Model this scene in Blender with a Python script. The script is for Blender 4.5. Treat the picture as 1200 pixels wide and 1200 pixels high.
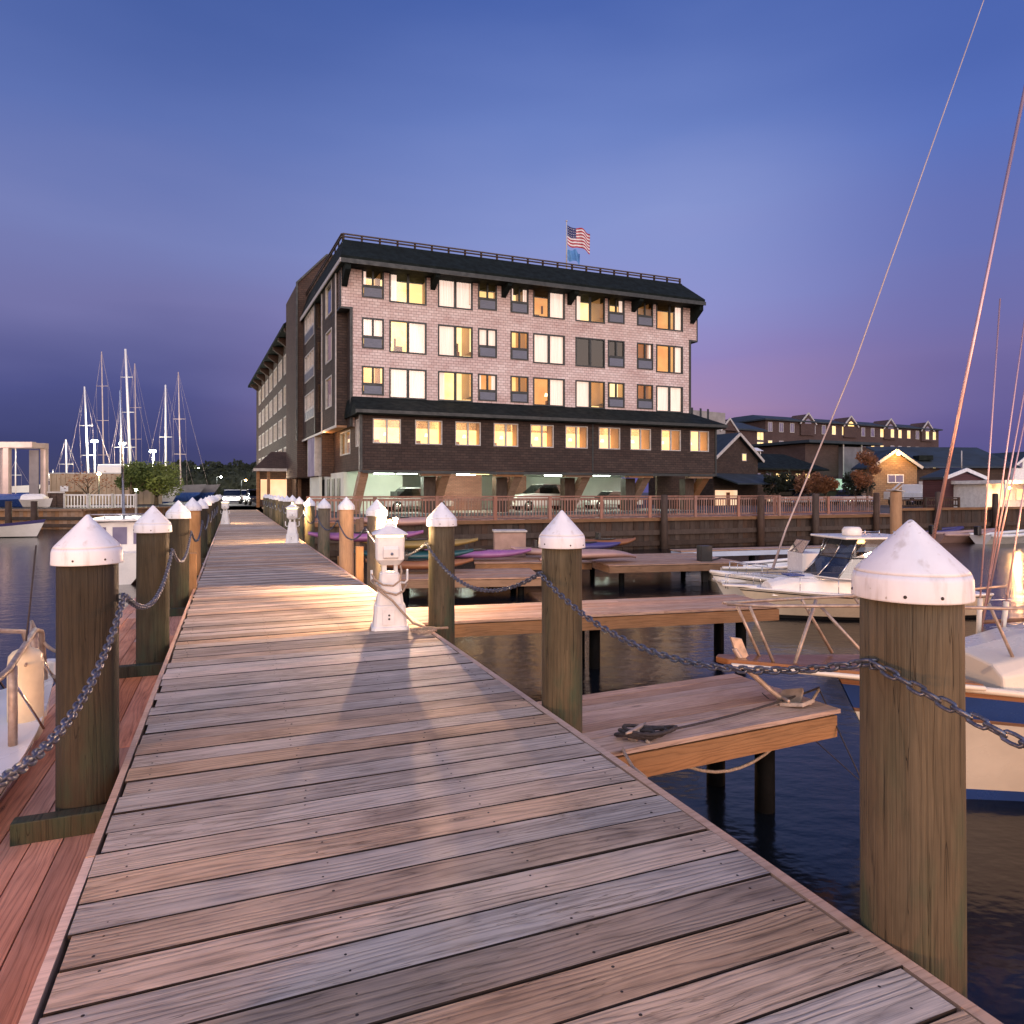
import bpy, math, random
from mathutils import Vector, Matrix
R = random.Random(7)
sc = bpy.context.scene
for o in list(bpy.data.objects): bpy.data.objects.remove(o)
C = sc.collection
PI = math.pi
# ---------------------------------------------------------------- camera
F = 815.0; CX = 600.0; HY = 577.0; EYE = 1.5          # focal length and horizon in the photo's pixels, eye above the boards
cd = bpy.data.cameras.new('camera'); cam = bpy.data.objects.new('camera', cd); C.objects.link(cam)
cam.location = (0, 0, EYE); cam.rotation_euler = (PI/2, 0, 0)
cd.sensor_width = 36; cd.lens = 36*F/1200; cd.shift_y = -(600-HY)/1200; cd.clip_start = .05; cd.clip_end = 9000
sc.camera = cam
def P(px, py, Y): return Vector(((px-CX)*Y/F, Y, EYE+(HY-py)*Y/F))
# ---------------------------------------------------------------- sky
def new_world():
    w = bpy.data.worlds.new('World'); sc.world = w; w.use_nodes = True
    n = w.node_tree.nodes; l = w.node_tree.links; n.clear()
    out = n.new('ShaderNodeOutputWorld'); bg = n.new('ShaderNodeBackground'); l.new(bg.outputs[0], out.inputs[0])
    tc = n.new('ShaderNodeTexCoord'); sx = n.new('ShaderNodeSeparateXYZ'); l.new(tc.outputs['Generated'], sx.inputs[0])
    # elevation warped by wide soft cloud banks
    mp = n.new('ShaderNodeMapping'); mp.inputs['Scale'].default_value = (1.3, 1.3, 5.5); l.new(tc.outputs['Generated'], mp.inputs[0])
    nz = n.new('ShaderNodeTexNoise'); nz.inputs['Scale'].default_value = 1.5; nz.inputs['Detail'].default_value = 6; nz.inputs['Roughness'].default_value = .45
    l.new(mp.outputs[0], nz.inputs[0])
    def ramp(stops, src):
        r = n.new('ShaderNodeValToRGB'); r.color_ramp.interpolation = 'EASE' if len(stops) < 3 else 'LINEAR'
        while len(r.color_ramp.elements) > 1: r.color_ramp.elements.remove(r.color_ramp.elements[0])
        for i, (p, c) in enumerate(stops):
            e = r.color_ramp.elements[0] if i == 0 else r.color_ramp.elements.new(p)
            e.position = p; e.color = (*c, 1)
        l.new(src, r.inputs[0]); return r
    def m(op, a, b=None, c=None):
        x = n.new('ShaderNodeMath'); x.operation = op
        for i, v in enumerate((a, b, c)):
            if v is None: continue
            if isinstance(v, (int, float)): x.inputs[i].default_value = v
            else: l.new(v, x.inputs[i])
        return x.outputs[0]
    def S(r, g, b): return tuple(((v/255)/12.92 if v < 11 else ((v/255+.055)/1.055)**2.4) for v in (r, g, b))
    z = sx.outputs[2]; zz = m('ADD', z, m('MULTIPLY', m('SUBTRACT', nz.outputs[0], .5), .15))
    west = ramp([(0, S(66, 68, 104)), (.06, S(64, 68, 114)), (.13, S(80, 84, 138)), (.22, S(116, 116, 168)), (.32, S(118, 128, 184)), (.43, S(94, 114, 178)), (.60, S(64, 90, 158)), (.8, S(50, 78, 150)), (1, S(50, 78, 150))], zz)
    east = ramp([(0, S(92, 86, 140)), (.06, S(124, 104, 156)), (.12, S(170, 138, 176)), (.18, S(150, 136, 192)), (.26, S(144, 148, 206)), (.36, S(136, 150, 208)), (.47, S(108, 130, 196)), (.60, S(76, 102, 174)), (.8, S(54, 84, 156)), (1, S(50, 78, 150))], zz)
    edge = ramp([(0, S(78, 80, 132)), (.08, S(98, 90, 146)), (.16, S(116, 108, 164)), (.26, S(106, 114, 178)), (.4, S(88, 112, 186)), (.60, S(68, 94, 168)), (1, S(50, 78, 150))], zz)
    az = m('ARCTAN2', sx.outputs[0], sx.outputs[1])          # 0 ahead, + to the right
    def mixc(a, b, f):
        x = n.new('ShaderNodeMix'); x.data_type = 'RGBA'; l.new(f, x.inputs['Factor']); l.new(a, x.inputs['A']); l.new(b, x.inputs['B']); return x.outputs['Result']
    def sm(a, b):
        x = n.new('ShaderNodeMapRange'); x.interpolation_type = 'SMOOTHSTEP'; x.inputs[1].default_value = a; x.inputs[2].default_value = b; l.new(az, x.inputs[0]); return x.outputs[0]
    c1 = mixc(west.outputs[0], east.outputs[0], sm(-.50, .10)); c2 = mixc(c1, edge.outputs[0], sm(.22, .62))
    # the part of the dusk sky behind the camera still glows: pale lavender overhead to a low rosy west
    back = m('MULTIPLY', sx.outputs[1], -1.0); bm = n.new('ShaderNodeMapRange'); bm.interpolation_type = 'SMOOTHSTEP'
    bm.inputs[1].default_value = -.25; bm.inputs[2].default_value = .55; l.new(back, bm.inputs[0])
    glow = ramp([(0, S(232, 184, 160)), (.12, S(236, 204, 186)), (.35, S(218, 210, 208)), (.7, S(184, 184, 206)), (1, S(140, 150, 200))], z)
    c3 = mixc(c2, glow.outputs[0], bm.outputs[0])
    l.new(c3, bg.inputs[0]); l.new(m('ADD', 1.0, m('MULTIPLY', bm.outputs[0], 1.3)), bg.inputs[1])
new_world()
# the last rosy afterglow from behind the camera: one weak, very soft sun
sd = bpy.data.lights.new('afterglow_sun', 'SUN'); sd.energy = .95; sd.angle = math.radians(28); sd.color = (1, .80, .74)
so = bpy.data.objects.new('afterglow_sun', sd); C.objects.link(so); so.rotation_euler = (math.radians(81), 0, math.radians(22))
vs = sc.view_settings; vs.view_transform = 'Standard'; vs.look = 'None'; vs.exposure = 0; vs.gamma = 1
sc.cycles.use_denoising = True; sc.cycles.sample_clamp_indirect = 4; sc.cycles.sample_clamp_direct = 0
sc.cycles.max_bounces = 6; sc.cycles.diffuse_bounces = 2; sc.cycles.glossy_bounces = 3; sc.cycles.transparent_max_bounces = 12
sc.cycles.caustics_reflective = False; sc.cycles.caustics_refractive = False
# ---------------------------------------------------------------- materials
def S(r, g, b): return tuple(((v/255)/12.92 if v < 11 else ((v/255+.055)/1.055)**2.4) for v in (r, g, b))
class N:
    def __init__(s, name):
        s.m = bpy.data.materials.new(name); s.m.use_nodes = True; s.n = s.m.node_tree.nodes; s.l = s.m.node_tree.links
        s.b = s.n['Principled BSDF']; s.out = s.n['Material Output']
    def node(s, t, **k):
        x = s.n.new('ShaderNode'+t)
        for a, v in k.items(): setattr(x, a, v)
        return x
    def set(s, sock, v):
        if isinstance(v, (int, float)): sock.default_value = v
        elif isinstance(v, (tuple, list)): sock.default_value = tuple(v) if len(sock.default_value) == len(v) else (*v, 1)
        else: s.l.new(v, sock)
    def math(s, op, a, b=0.0, c=0.0):
        x = s.node('Math', operation=op)
        for i, v in enumerate((a, b, c)): s.set(x.inputs[i], v)
        return x.outputs[0]
    def map(s, vec, sc_=(1, 1, 1), loc=(0, 0, 0)):
        x = s.node('Mapping'); s.set(x.inputs['Vector'], vec); x.inputs['Scale'].default_value = sc_; s.set(x.inputs['Location'], loc); return x.outputs[0]
    def noise(s, vec, scale, detail=3, rough=.5, dist=0, w=None):
        x = s.node('TexNoise')
        if w is not None: x.noise_dimensions = '4D'; s.set(x.inputs['W'], w)
        s.set(x.inputs['Vector'], vec); x.inputs['Scale'].default_value = scale; x.inputs['Detail'].default_value = detail
        x.inputs['Roughness'].default_value = rough; x.inputs['Distortion'].default_value = dist; return x.outputs[0]
    def mix(s, f, a, b, blend='MIX'):
        x = s.node('Mix', data_type='RGBA', blend_type=blend); s.set(x.inputs['Factor'], f); s.set(x.inputs['A'], a); s.set(x.inputs['B'], b); return x.outputs['Result']
    def ramp(s, f, stops):
        r = s.node('ValToRGB'); s.set(r.inputs[0], f)
        while len(r.color_ramp.elements) > 1: r.color_ramp.elements.remove(r.color_ramp.elements[0])
        for i, (p, c) in enumerate(stops):
            e = r.color_ramp.elements[0] if i == 0 else r.color_ramp.elements.new(p)
            e.position = p; e.color = (*c, 1) if not isinstance(c, (int, float)) else (c, c, c, 1)
        return r.outputs[0]
    def rng(s, v, a, b, c=0.0, d=1.0):
        x = s.node('MapRange'); s.set(x.inputs[0], v)
        for i, q in enumerate((a, b, c, d)): x.inputs[i+1].default_value = q
        return x.outputs[0]
    def bump(s, h, strength=.5, dist=.01):
        x = s.node('Bump'); s.set(x.inputs['Height'], h); x.inputs['Strength'].default_value = strength; x.inputs['Distance'].default_value = dist
        s.l.new(x.outputs[0], s.b.inputs['Normal'])
    def col(s, v): s.set(s.b.inputs['Base Color'], v)
    def rough(s, v): s.set(s.b.inputs['Roughness'], v)
    def obj(s): return s.node('TexCoord').outputs['Object']
    def uv(s): return s.node('TexCoord').outputs['UV']
    def attr(s, a='rnd'): x = s.node('Attribute', attribute_name=a); return x
def simple(name, c, rough=.6, var=.25, scale=6, metal=0, bump=.15, bscale=40, spec=.5, streak=None):
    g = N(name); o = g.obj()
    v = g.map(o, streak) if streak else o
    n1 = g.noise(v, scale, 4, .6); dark = tuple(x*(1-var) for x in c); lite = tuple(min(1, x*(1+var*.6)) for x in c)
    g.col(g.ramp(n1, [(.3, dark), (.7, lite)])); n2 = g.noise(v, bscale, 3)
    g.rough(g.rng(n1, .3, .7, min(1, rough+.12), max(.02, rough-.1))); g.b.inputs['Metallic'].default_value = metal
    g.b.inputs['Specular IOR Level'].default_value = spec
    if bump: g.bump(n2, bump, .01)
    return g.m
def emis(name, c, s):
    g = N(name); g.col(c); g.b.inputs['Emission Color'].default_value = (*c, 1); g.b.inputs['Emission Strength'].default_value = s; return g.m
def glow_noise(name, ca, cb, s, scale=1.2):
    g = N(name); n1 = g.noise(g.obj(), scale, 3, .6); c = g.ramp(n1, [(.35, ca), (.65, cb)])
    g.col(tuple(.5*x for x in ca)); g.set(g.b.inputs['Emission Color'], c); g.b.inputs['Emission Strength'].default_value = s; g.rough(.8); return g.m
# boards: long grain with growth-ring figure, knots, weathered tone per board
def wood(name, dark, light, tint, grain=1.0, along=0, rough=.72, wet=0, knots=True, bump=.6, vary=1.0, ringw=.22, moss=False, cracks=0):
    g = N(name); o = g.uv(); a = g.attr(); rr = a.outputs['Fac']; sep = g.node('SeparateXYZ'); g.l.new(o, sep.inputs[0])
    x, y = (sep.outputs[0], sep.outputs[1]) if along == 0 else (sep.outputs[1], sep.outputs[0])
    off = g.math('MULTIPLY', rr, 37.0)
    cb = g.node('CombineXYZ'); g.set(cb.inputs[0], g.math('ADD', x, off)); g.set(cb.inputs[1], y); g.set(cb.inputs[2], off)
    v = cb.outputs[0]
    warp = g.noise(g.map(v, (.75, 6, 1)), 1.0, 3, .5)
    warp2 = g.noise(g.map(v, (2.5, 26, 1)), 1.0, 2, .5)
    rings = g.math('ADD', g.math('MULTIPLY', y, 95.0*grain), g.math('ADD', g.math('MULTIPLY', warp, 24.0), g.math('MULTIPLY', warp2, 1.2)))
    sn = g.math('ABSOLUTE', g.math('SINE', rings)); ringv = g.math('POWER', sn, .55)
    fib = g.noise(g.map(v, (3, 240, 1)), 1.0, 3, .65)
    blot = g.noise(g.map(v, (2.2, 6, 1)), 1.0, 4, .6)
    f = g.math('ADD', g.math('MULTIPLY', ringv, ringw), g.math('ADD', g.math('MULTIPLY', fib, .74-ringw), g.math('MULTIPLY', blot, .50)))
    c = g.ramp(f, [(.34, dark), (.55, tuple((p+q)/2 for p, q in zip(dark, light))), (.80, light)])
    c = g.mix(g.math('MULTIPLY', g.rng(rr, 0, 1, 0, .75*vary), 1.0), c, g.mix(1.0, c, tint, 'MULTIPLY'))
    bv = g.math('FRACT', g.math('MULTIPLY', rr, 13.7)); br = g.rng(bv, 0, 1, 1-.30*vary, 1+.28*vary)
    hs = g.node('HueSaturation'); g.set(hs.inputs['Color'], c); g.set(hs.inputs['Value'], br); g.set(hs.inputs['Saturation'], g.rng(rr, 0, 1, .85, 1.15)); c = hs.outputs[0]
    h = g.math('ADD', g.math('MULTIPLY', ringv, .6), g.math('MULTIPLY', fib, .6))
    if knots:
        vo = g.node('TexVoronoi'); g.set(vo.inputs['Vector'], g.map(v, (1.5, 5.2, 1))); vo.inputs['Scale'].default_value = 1.0; vo.inputs['Randomness'].default_value = 1
        k = g.rng(vo.outputs['Distance'], .05, .16, 1, 0); kk = g.math('MULTIPLY', g.math('MULTIPLY', k, k), g.math('GREATER_THAN', g.noise(g.map(v, (.9, .9, 1), (5, 5, 5)), 1.0, 1), .47))
        kr = g.math('MULTIPLY', kk, g.rng(g.math('SINE', g.math('MULTIPLY', vo.outputs['Distance'], 240.0)), -1, 1, .35, .9))
        c = g.mix(kr, c, tuple(.32*q for q in dark)); h = g.math('SUBTRACT', h, g.math('MULTIPLY', kk, .8))
    if cracks:
        cn = g.noise(g.map(v, (1.1, 30, 1), (3, 3, 3)), 1.0, 3, .6, .6); cm = g.math('MULTIPLY', g.rng(g.math('ABSOLUTE', g.math('SUBTRACT', cn, .5)), 0, .010, 1, 0), g.rng(g.noise(g.map(v, (1.5, 3, 1), (9, 1, 3)), 1.0, 2), .45, .6, 0, 1))
        c = g.mix(g.math('MULTIPLY', cm, cracks), c, (.018, .012, .010)); h = g.math('SUBTRACT', h, cm)
        st_ = g.noise(g.map(v, (.8, 2.4, 1), (2, 7, 1)), 1.0, 5, .7); c = g.mix(g.rng(st_, .56, .74, 0, .55), c, g.mix(1.0, c, (.36, .30, .28), 'MULTIPLY'))
    if moss:
        so_ = g.node('SeparateXYZ'); g.l.new(g.obj(), so_.inputs[0]); mn = g.noise(g.map(g.obj(), (1, 1, .35)), 5.5, 4, .6)
        lo = g.math('MULTIPLY', g.rng(so_.outputs[2], .85, -.2, 0, float(moss)), g.rng(mn, .46, .62, 0, 1)); c = g.mix(g.math('MULTIPLY', lo, .75), c, (.018, .060, .034))
        ck = g.noise(g.map(v, (.5, 22, 1)), 1.0, 2, .5, 1.5); ckm = g.rng(g.math('ABSOLUTE', g.math('SUBTRACT', ck, .5)), 0, .006, 1, 0); c = g.mix(g.math('MULTIPLY', ckm, .8), c, (.008, .006, .004)); h = g.math('SUBTRACT', h, ckm)
    g.col(c); g.rough(g.rng(blot, .3, .7, rough+.1, rough-.12)); g.bump(h, bump, .004); g.b.inputs['Specular IOR Level'].default_value = .35
    return g.m
def shingle(name, ca, cb, mortar, bw=.34, bh=.15, sat=1.0):
    g = N(name); u = g.uv(); br = g.node('TexBrick'); g.set(br.inputs['Vector'], u)
    br.inputs['Color1'].default_value = (*ca, 1); br.inputs['Color2'].default_value = (*cb, 1); br.inputs['Mortar'].default_value = (*mortar, 1)
    br.inputs['Scale'].default_value = 1; br.inputs['Mortar Size'].default_value = .012; br.inputs['Mortar Smooth'].default_value = .3; br.inputs['Bias'].default_value = 0
    br.inputs['Brick Width'].default_value = bw; br.inputs['Row Height'].default_value = bh; br.squash = 1
    n1 = g.noise(g.map(u, (.5, .8, 1)), 1.0, 5, .65); n2 = g.noise(g.map(u, (9, 3, 1)), 1.0, 3)
    c = g.mix(g.rng(n1, .3, .7, 0, .75), br.outputs[0], g.mix(1.0, br.outputs[0], (.58, .42, .40), 'MULTIPLY'))
    c = g.mix(g.rng(n2, .35, .75, 0, .4), c, tuple(.6*x for x in ca)); g.col(c); g.rough(.85)
    sp = g.node('SeparateXYZ'); g.l.new(u, sp.inputs[0]); saw = g.math('FRACT', g.math('DIVIDE', sp.outputs[1], bh))
    g.bump(g.math('SUBTRACT', g.math('MULTIPLY', saw, -1.0), g.math('MULTIPLY', br.outputs['Fac'], .6)), .5, .02); return g.m
M = {}
M['deck'] = wood('deck_wood', (.042, .030, .023), (.62, .51, .41), (.94, .74, .59), bump=1.0, cracks=.8)
M['deck_edge'] = wood('deck_edge_wood', (.42, .27, .19), (.78, .57, .44), (1, .8, .65), knots=True, bump=.3)  # paler and warmer than the deck: light on the edge boards put into colour
M['float'] = wood('float_wood', (.10, .06, .045), (.50, .35, .27), (1, .75, .6), vary=.5, cracks=.6)
M['floatlit'] = wood('lamplit_float_wood', (.17, .07, .045), (.58, .30, .20), (1, .75, .6))  # redder copy of the float wood carries the lamp's orange light
M['timber'] = wood('timber', (.10, .062, .038), (.31, .20, .13), (1, .8, .6), bump=.4)
M['pile'] = wood('pile_wood', (.018, .016, .010), (.150, .122, .085), (.82, .86, .68), grain=.8, along=1, knots=False, bump=1.0, ringw=.10, moss=True)
M['pileshade'] = wood('shaded_pile_wood', (.010, .009, .006), (.055, .043, .028), (.85, .88, .7), grain=.8, along=1, knots=False, bump=1.0, ringw=.10, moss=.5)  # darker copy of the pile wood puts the left row's shade into colour
M['pileorange'] = wood('orange_pile_wood', (.20, .11, .05), (.50, .31, .17), (1, .85, .6), grain=.8, along=1, knots=False, bump=.7, ringw=.1)  # orange tone carries the lamplight on the piling beyond the near pedestal
M['darkwood'] = wood('dark_wood', (.018, .012, .010), (.070, .048, .036), (1, .8, .7), along=1, knots=False)
M['redrail'] = wood('rail_wood', (.13, .07, .055), (.33, .20, .16), (1, .85, .8), along=1, knots=False)
M['teak'] = wood('varnished_wood', (.14, .06, .03), (.34, .18, .10), (1, .85, .7), knots=False, rough=.35, bump=.1)
M['drum'] = simple('black_float_drum', (.004, .004, .004), .8, .2, spec=.1); M['deckside'] = simple('shaded_board_side', (.030, .022, .018), .9, .4, 12, spec=.1)  # shade of the deck gaps is put into the dark board sides
M['nail'] = simple('rusty_nail', (.035, .025, .022), .6, metal=.3)
g = N('cap_paint'); dr_ = g.noise(g.map(g.obj(), (9, 9, 1.2)), 2.0, 3, .6); sp_ = g.noise(g.obj(), 26, 2, .6); n1 = g.noise(g.map(g.obj(), (1, 1, .35)), 7, 5, .65); n3 = g.noise(g.obj(), 60, 2, .5)
g.col(g.ramp(n1, [(.25, (.46, .48, .50)), (.42, (.68, .71, .76)), (.7, (.74, .78, .84))])); c0 = g.b.inputs['Base Color'].links[0].from_socket; c1_ = g.mix(g.rng(dr_, .56, .72, 0, .45), c0, (.36, .33, .29)); g.col(g.mix(g.rng(sp_, .70, .76, 0, .7), c1_, (.22, .19, .15))); g.rough(g.rng(n1, .3, .7, .55, .38)); g.bump(g.math('ADD', n1, g.math('MULTIPLY', n3, .12)), .25, .01); M['cap'] = g.m; g.b.inputs['Specular IOR Level'].default_value = .3
M['chain'] = simple('galvanised_chain', (.15, .165, .21), .42, .45, 30, metal=.75, bump=.3, bscale=120)
M['oldrope_teal'] = simple('weathered_chain_coat', (.10, .17, .22), .6, .4, 30)
M['rope'] = simple('rope', (.42, .32, .24), .9, .4, 60, bump=.8, bscale=160)
M['ropedark'] = simple('dark_rope', (.05, .04, .04), .9, .4, 60, bump=.8, bscale=160)
M['hose'] = simple('teal_hose', (.01, .20, .19), .45, .3, 10)
M['fender'] = simple('fender', (.72, .62, .42), .45, .2, 4, bump=.05)
M['gel'] = simple('white_gelcoat', (.76, .74, .71), .28, .10, 2.5, bump=.02, bscale=8)
M['gelblue'] = simple('pale_blue_gelcoat', (.50, .58, .72), .3, .10, 2.5, bump=.02)
M['gelcream'] = simple('cream_gelcoat', (.66, .60, .50), .3, .12, 2.5, bump=.02)
M['navy'] = simple('navy_paint', (.025, .06, .22), .3, .15, 3, bump=.02)
M['black'] = simple('black_plastic', (.018, .018, .02), .4, .3, 5)
M['steel'] = simple('stainless_steel', (.62, .6, .58), .22, .15, 8, metal=1, bump=.03)
M['anchor'] = simple('galvanised_anchor', (.42, .33, .27), .5, .4, 12, metal=.35)
M['white'] = simple('white_paint', (.72, .71, .70), .5, .18, 4, bump=.1)
M['pedwhite'] = simple('pedestal_white', (.78, .77, .76), .42, .16, 5, bump=.08)
M['tan'] = simple('tan_box', (.36, .24, .20), .6, .2, 3)
M['panel'] = simple('container_wall', (.40, .30, .20), .7, .25, .8)
M['roofdark'] = simple('roof_shingles', (.009, .014, .014), .85, .4, 2.5, bump=.6, bscale=12, spec=.15)
M['roofblue'] = simple('slate_blue_roof', (.022, .034, .045), .7, .3, .6, bump=.4, bscale=6)
M['trim'] = simple('dark_trim', (.018, .024, .026), .5, .3, 4)
M['trimlight'] = simple('pale_trim', (.46, .44, .42), .6, .2, 4)
M['ac'] = simple('grey_grille', (.14, .16, .22), .5, .2, 4, bump=.3, bscale=90, streak=(1, 1, 12))
M['shpink'] = shingle('pale_cedar_shingles', (.85, .75, .71), (.70, .57, .53), (.26, .17, .16), .30, .16)
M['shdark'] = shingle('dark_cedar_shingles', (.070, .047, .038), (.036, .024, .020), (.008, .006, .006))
M['shmid'] = shingle('brown_cedar_shingles', (.095, .058, .042), (.06, .038, .028), (.018, .012, .01))
M['brick'] = shingle('brick_wall', (.11, .065, .055), (.075, .045, .04), (.05, .04, .04), .3, .1)
M['barn'] = shingle('barn_shingles', (.34, .23, .13), (.26, .17, .10), (.08, .05, .03), .4, .2)
M['maroon'] = shingle('maroon_boards', (.10, .04, .045), (.08, .03, .035), (.03, .012, .015), 4.0, .16)
M['grey'] = simple('grey_render', (.16, .15, .17), .8, .2, 1)
M['concrete'] = simple('concrete', (.30, .28, .27), .85, .25, .8, bump=.3, bscale=14)
M['garage'] = simple('garage_white', (.66, .70, .62), .8, .12, .6)
M['garagebrick'] = shingle('garage_brick', (.36, .17, .12), (.28, .12, .09), (.12, .08, .07), .25, .09)
M['asphalt'] = simple('asphalt', (.055, .055, .06), .85, .4, 1.2, bump=.5, bscale=20)
def leafm(name, c):
    m_ = simple(name, c, .7, .5, 2); n, l = m_.node_tree.nodes, m_.node_tree.links; b = n['Principled BSDF']; t = n.new('ShaderNodeBsdfTranslucent'); x = n.new('ShaderNodeMixShader'); x.inputs[0].default_value = .4
    src = b.inputs['Base Color'].links[0].from_socket; l.new(src, t.inputs[0]); l.new(b.outputs[0], x.inputs[1]); l.new(t.outputs[0], x.inputs[2]); l.new(x.outputs[0], n['Material Output'].inputs[0]); return m_
M['leaf'] = leafm('leaves', (.10, .14, .04)); M['leafdark'] = leafm('dark_leaves', (.045, .055, .03)); M['leaforange'] = leafm('autumn_leaves', (.32, .15, .07))
M['bark'] = simple('bark', (.09, .065, .045), .9, .4, 8, bump=.8, bscale=20)
M['pink'] = simple('pink_plastic', (.30, .12, .29), .35, .15, 2)
M['orange'] = simple('orange_plastic', (.24, .10, .045), .5, .15, 2)
M['yellow'] = simple('yellow_plastic', (.22, .16, .05), .4, .15, 2)
M['teal'] = simple('teal_plastic', (.02, .09, .12), .4, .15, 2)
M['purple'] = simple('violet_plastic', (.07, .06, .19), .4, .15, 2)
M['peach'] = simple('peach_fibreglass', (.42, .27, .24), .4, .15, 2)
M['carsilver'] = simple('silver_car_paint', (.5, .5, .5), .25, .05, 2, metal=.3, bump=0)
M['carwhite'] = simple('white_car_paint', (.75, .74, .72), .25, .05, 2, bump=0)
M['cardark'] = simple('dark_car_paint', (.03, .035, .05), .25, .05, 2, bump=0)
M['tyre'] = simple('rubber', (.015, .015, .015), .8, .2)
M['hwy'] = simple('lift_steel', (.50, .40, .38), .5, .2, 1)
# glass: thin clear pane with a soft sky reflection
def glass(name, tint=(1, 1, 1), refl=.12, rough=.03):
    g = N(name); tr = g.node('BsdfTransparent'); tr.inputs[0].default_value = (*tint, 1); gl = g.node('BsdfGlossy'); gl.inputs['Roughness'].default_value = rough
    fr = g.node('Fresnel'); fr.inputs[0].default_value = 1.45; ms = g.node('MixShader'); g.l.new(g.math('ADD', g.math('MULTIPLY', fr.outputs[0], .55), refl*.3), ms.inputs[0])
    g.l.new(tr.outputs[0], ms.inputs[1]); g.l.new(gl.outputs[0], ms.inputs[2]); g.l.new(ms.outputs[0], g.out.inputs[0]); return g.m
M['glass'] = glass('window_glass'); M['glassdark'] = glass('tinted_glass', (.25, .27, .30), .3)
M['room'] = glow_noise('lit_room_wall', S(255, 196, 112), S(255, 222, 150), 1.15, .8)
M['room2'] = glow_noise('lit_room_amber', S(238, 158, 86), S(250, 190, 110), .82, .8)
M['room3'] = glow_noise('lit_room_cream', S(255, 214, 138), S(255, 236, 176), 1.3, .9)
M['room4'] = glow_noise('bright_corridor_wall', (1, .50, .16), (1, .62, .24), 2.6, .9)
M['roomdark'] = simple('unlit_room', (.03, .04, .09), .8)
M['roomside'] = simple('room_plaster', (.62, .42, .26), .8, .1, 1)
g = N('drawn_curtain'); uvv = g.uv(); w = g.noise(g.map(uvv, (22, .4, 1)), 1.0, 2, .5); c = g.ramp(w, [(.3, S(226, 186, 170)), (.7, S(255, 234, 214))])
g.col((.6, .5, .45)); g.set(g.b.inputs['Emission Color'], c); g.b.inputs['Emission Strength'].default_value = .92; g.rough(.9); M['curtain'] = g.m  # curtain glow stands in for room light coming through the cloth
M['furn'] = simple('furniture', (.16, .07, .04), .6, .2, 3); M['lampshade'] = emis('table_lamp_shade', (1, .82, .5), 2.6)
M['litwin'] = glow_noise('lit_window', S(255, 204, 120), S(255, 232, 170), 1.5, .7)
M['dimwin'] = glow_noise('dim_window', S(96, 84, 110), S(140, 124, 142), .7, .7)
M['litwall'] = glow_noise('lit_shopfront', S(255, 196, 150), S(255, 226, 190), 1.0, .5)
M['bulb'] = emis('sodium_bulb', (1, .50, .16), 60); M['bulbwhite'] = emis('white_bulb', (.9, 1, .8), 70); M['lens'] = emis('lit_lens', (1, .78, .30), 5)
M['tube'] = emis('fluorescent_tube', (.86, 1, .86), 14)
M['headlight'] = emis('headlight_on', (1, .97, .9), 60); M['taillight'] = emis('red_lamp', (1, .05, .03), 3)
g = N('water'); o = g.obj(); w1 = g.noise(g.map(o, (1.0, 1.6, 1)), 2.2, 3, .55); w2 = g.noise(g.map(o, (1.0, 1.3, 1)), 9, 2, .5)
g.col((.003, .005, .008)); g.rough(.16); g.b.inputs['IOR'].default_value = 1.40; g.b.inputs['Specular IOR Level'].default_value = .5
g.bump(g.math('ADD', w1, g.math('MULTIPLY', w2, .22)), .12, .10); M['water'] = g.m
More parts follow.
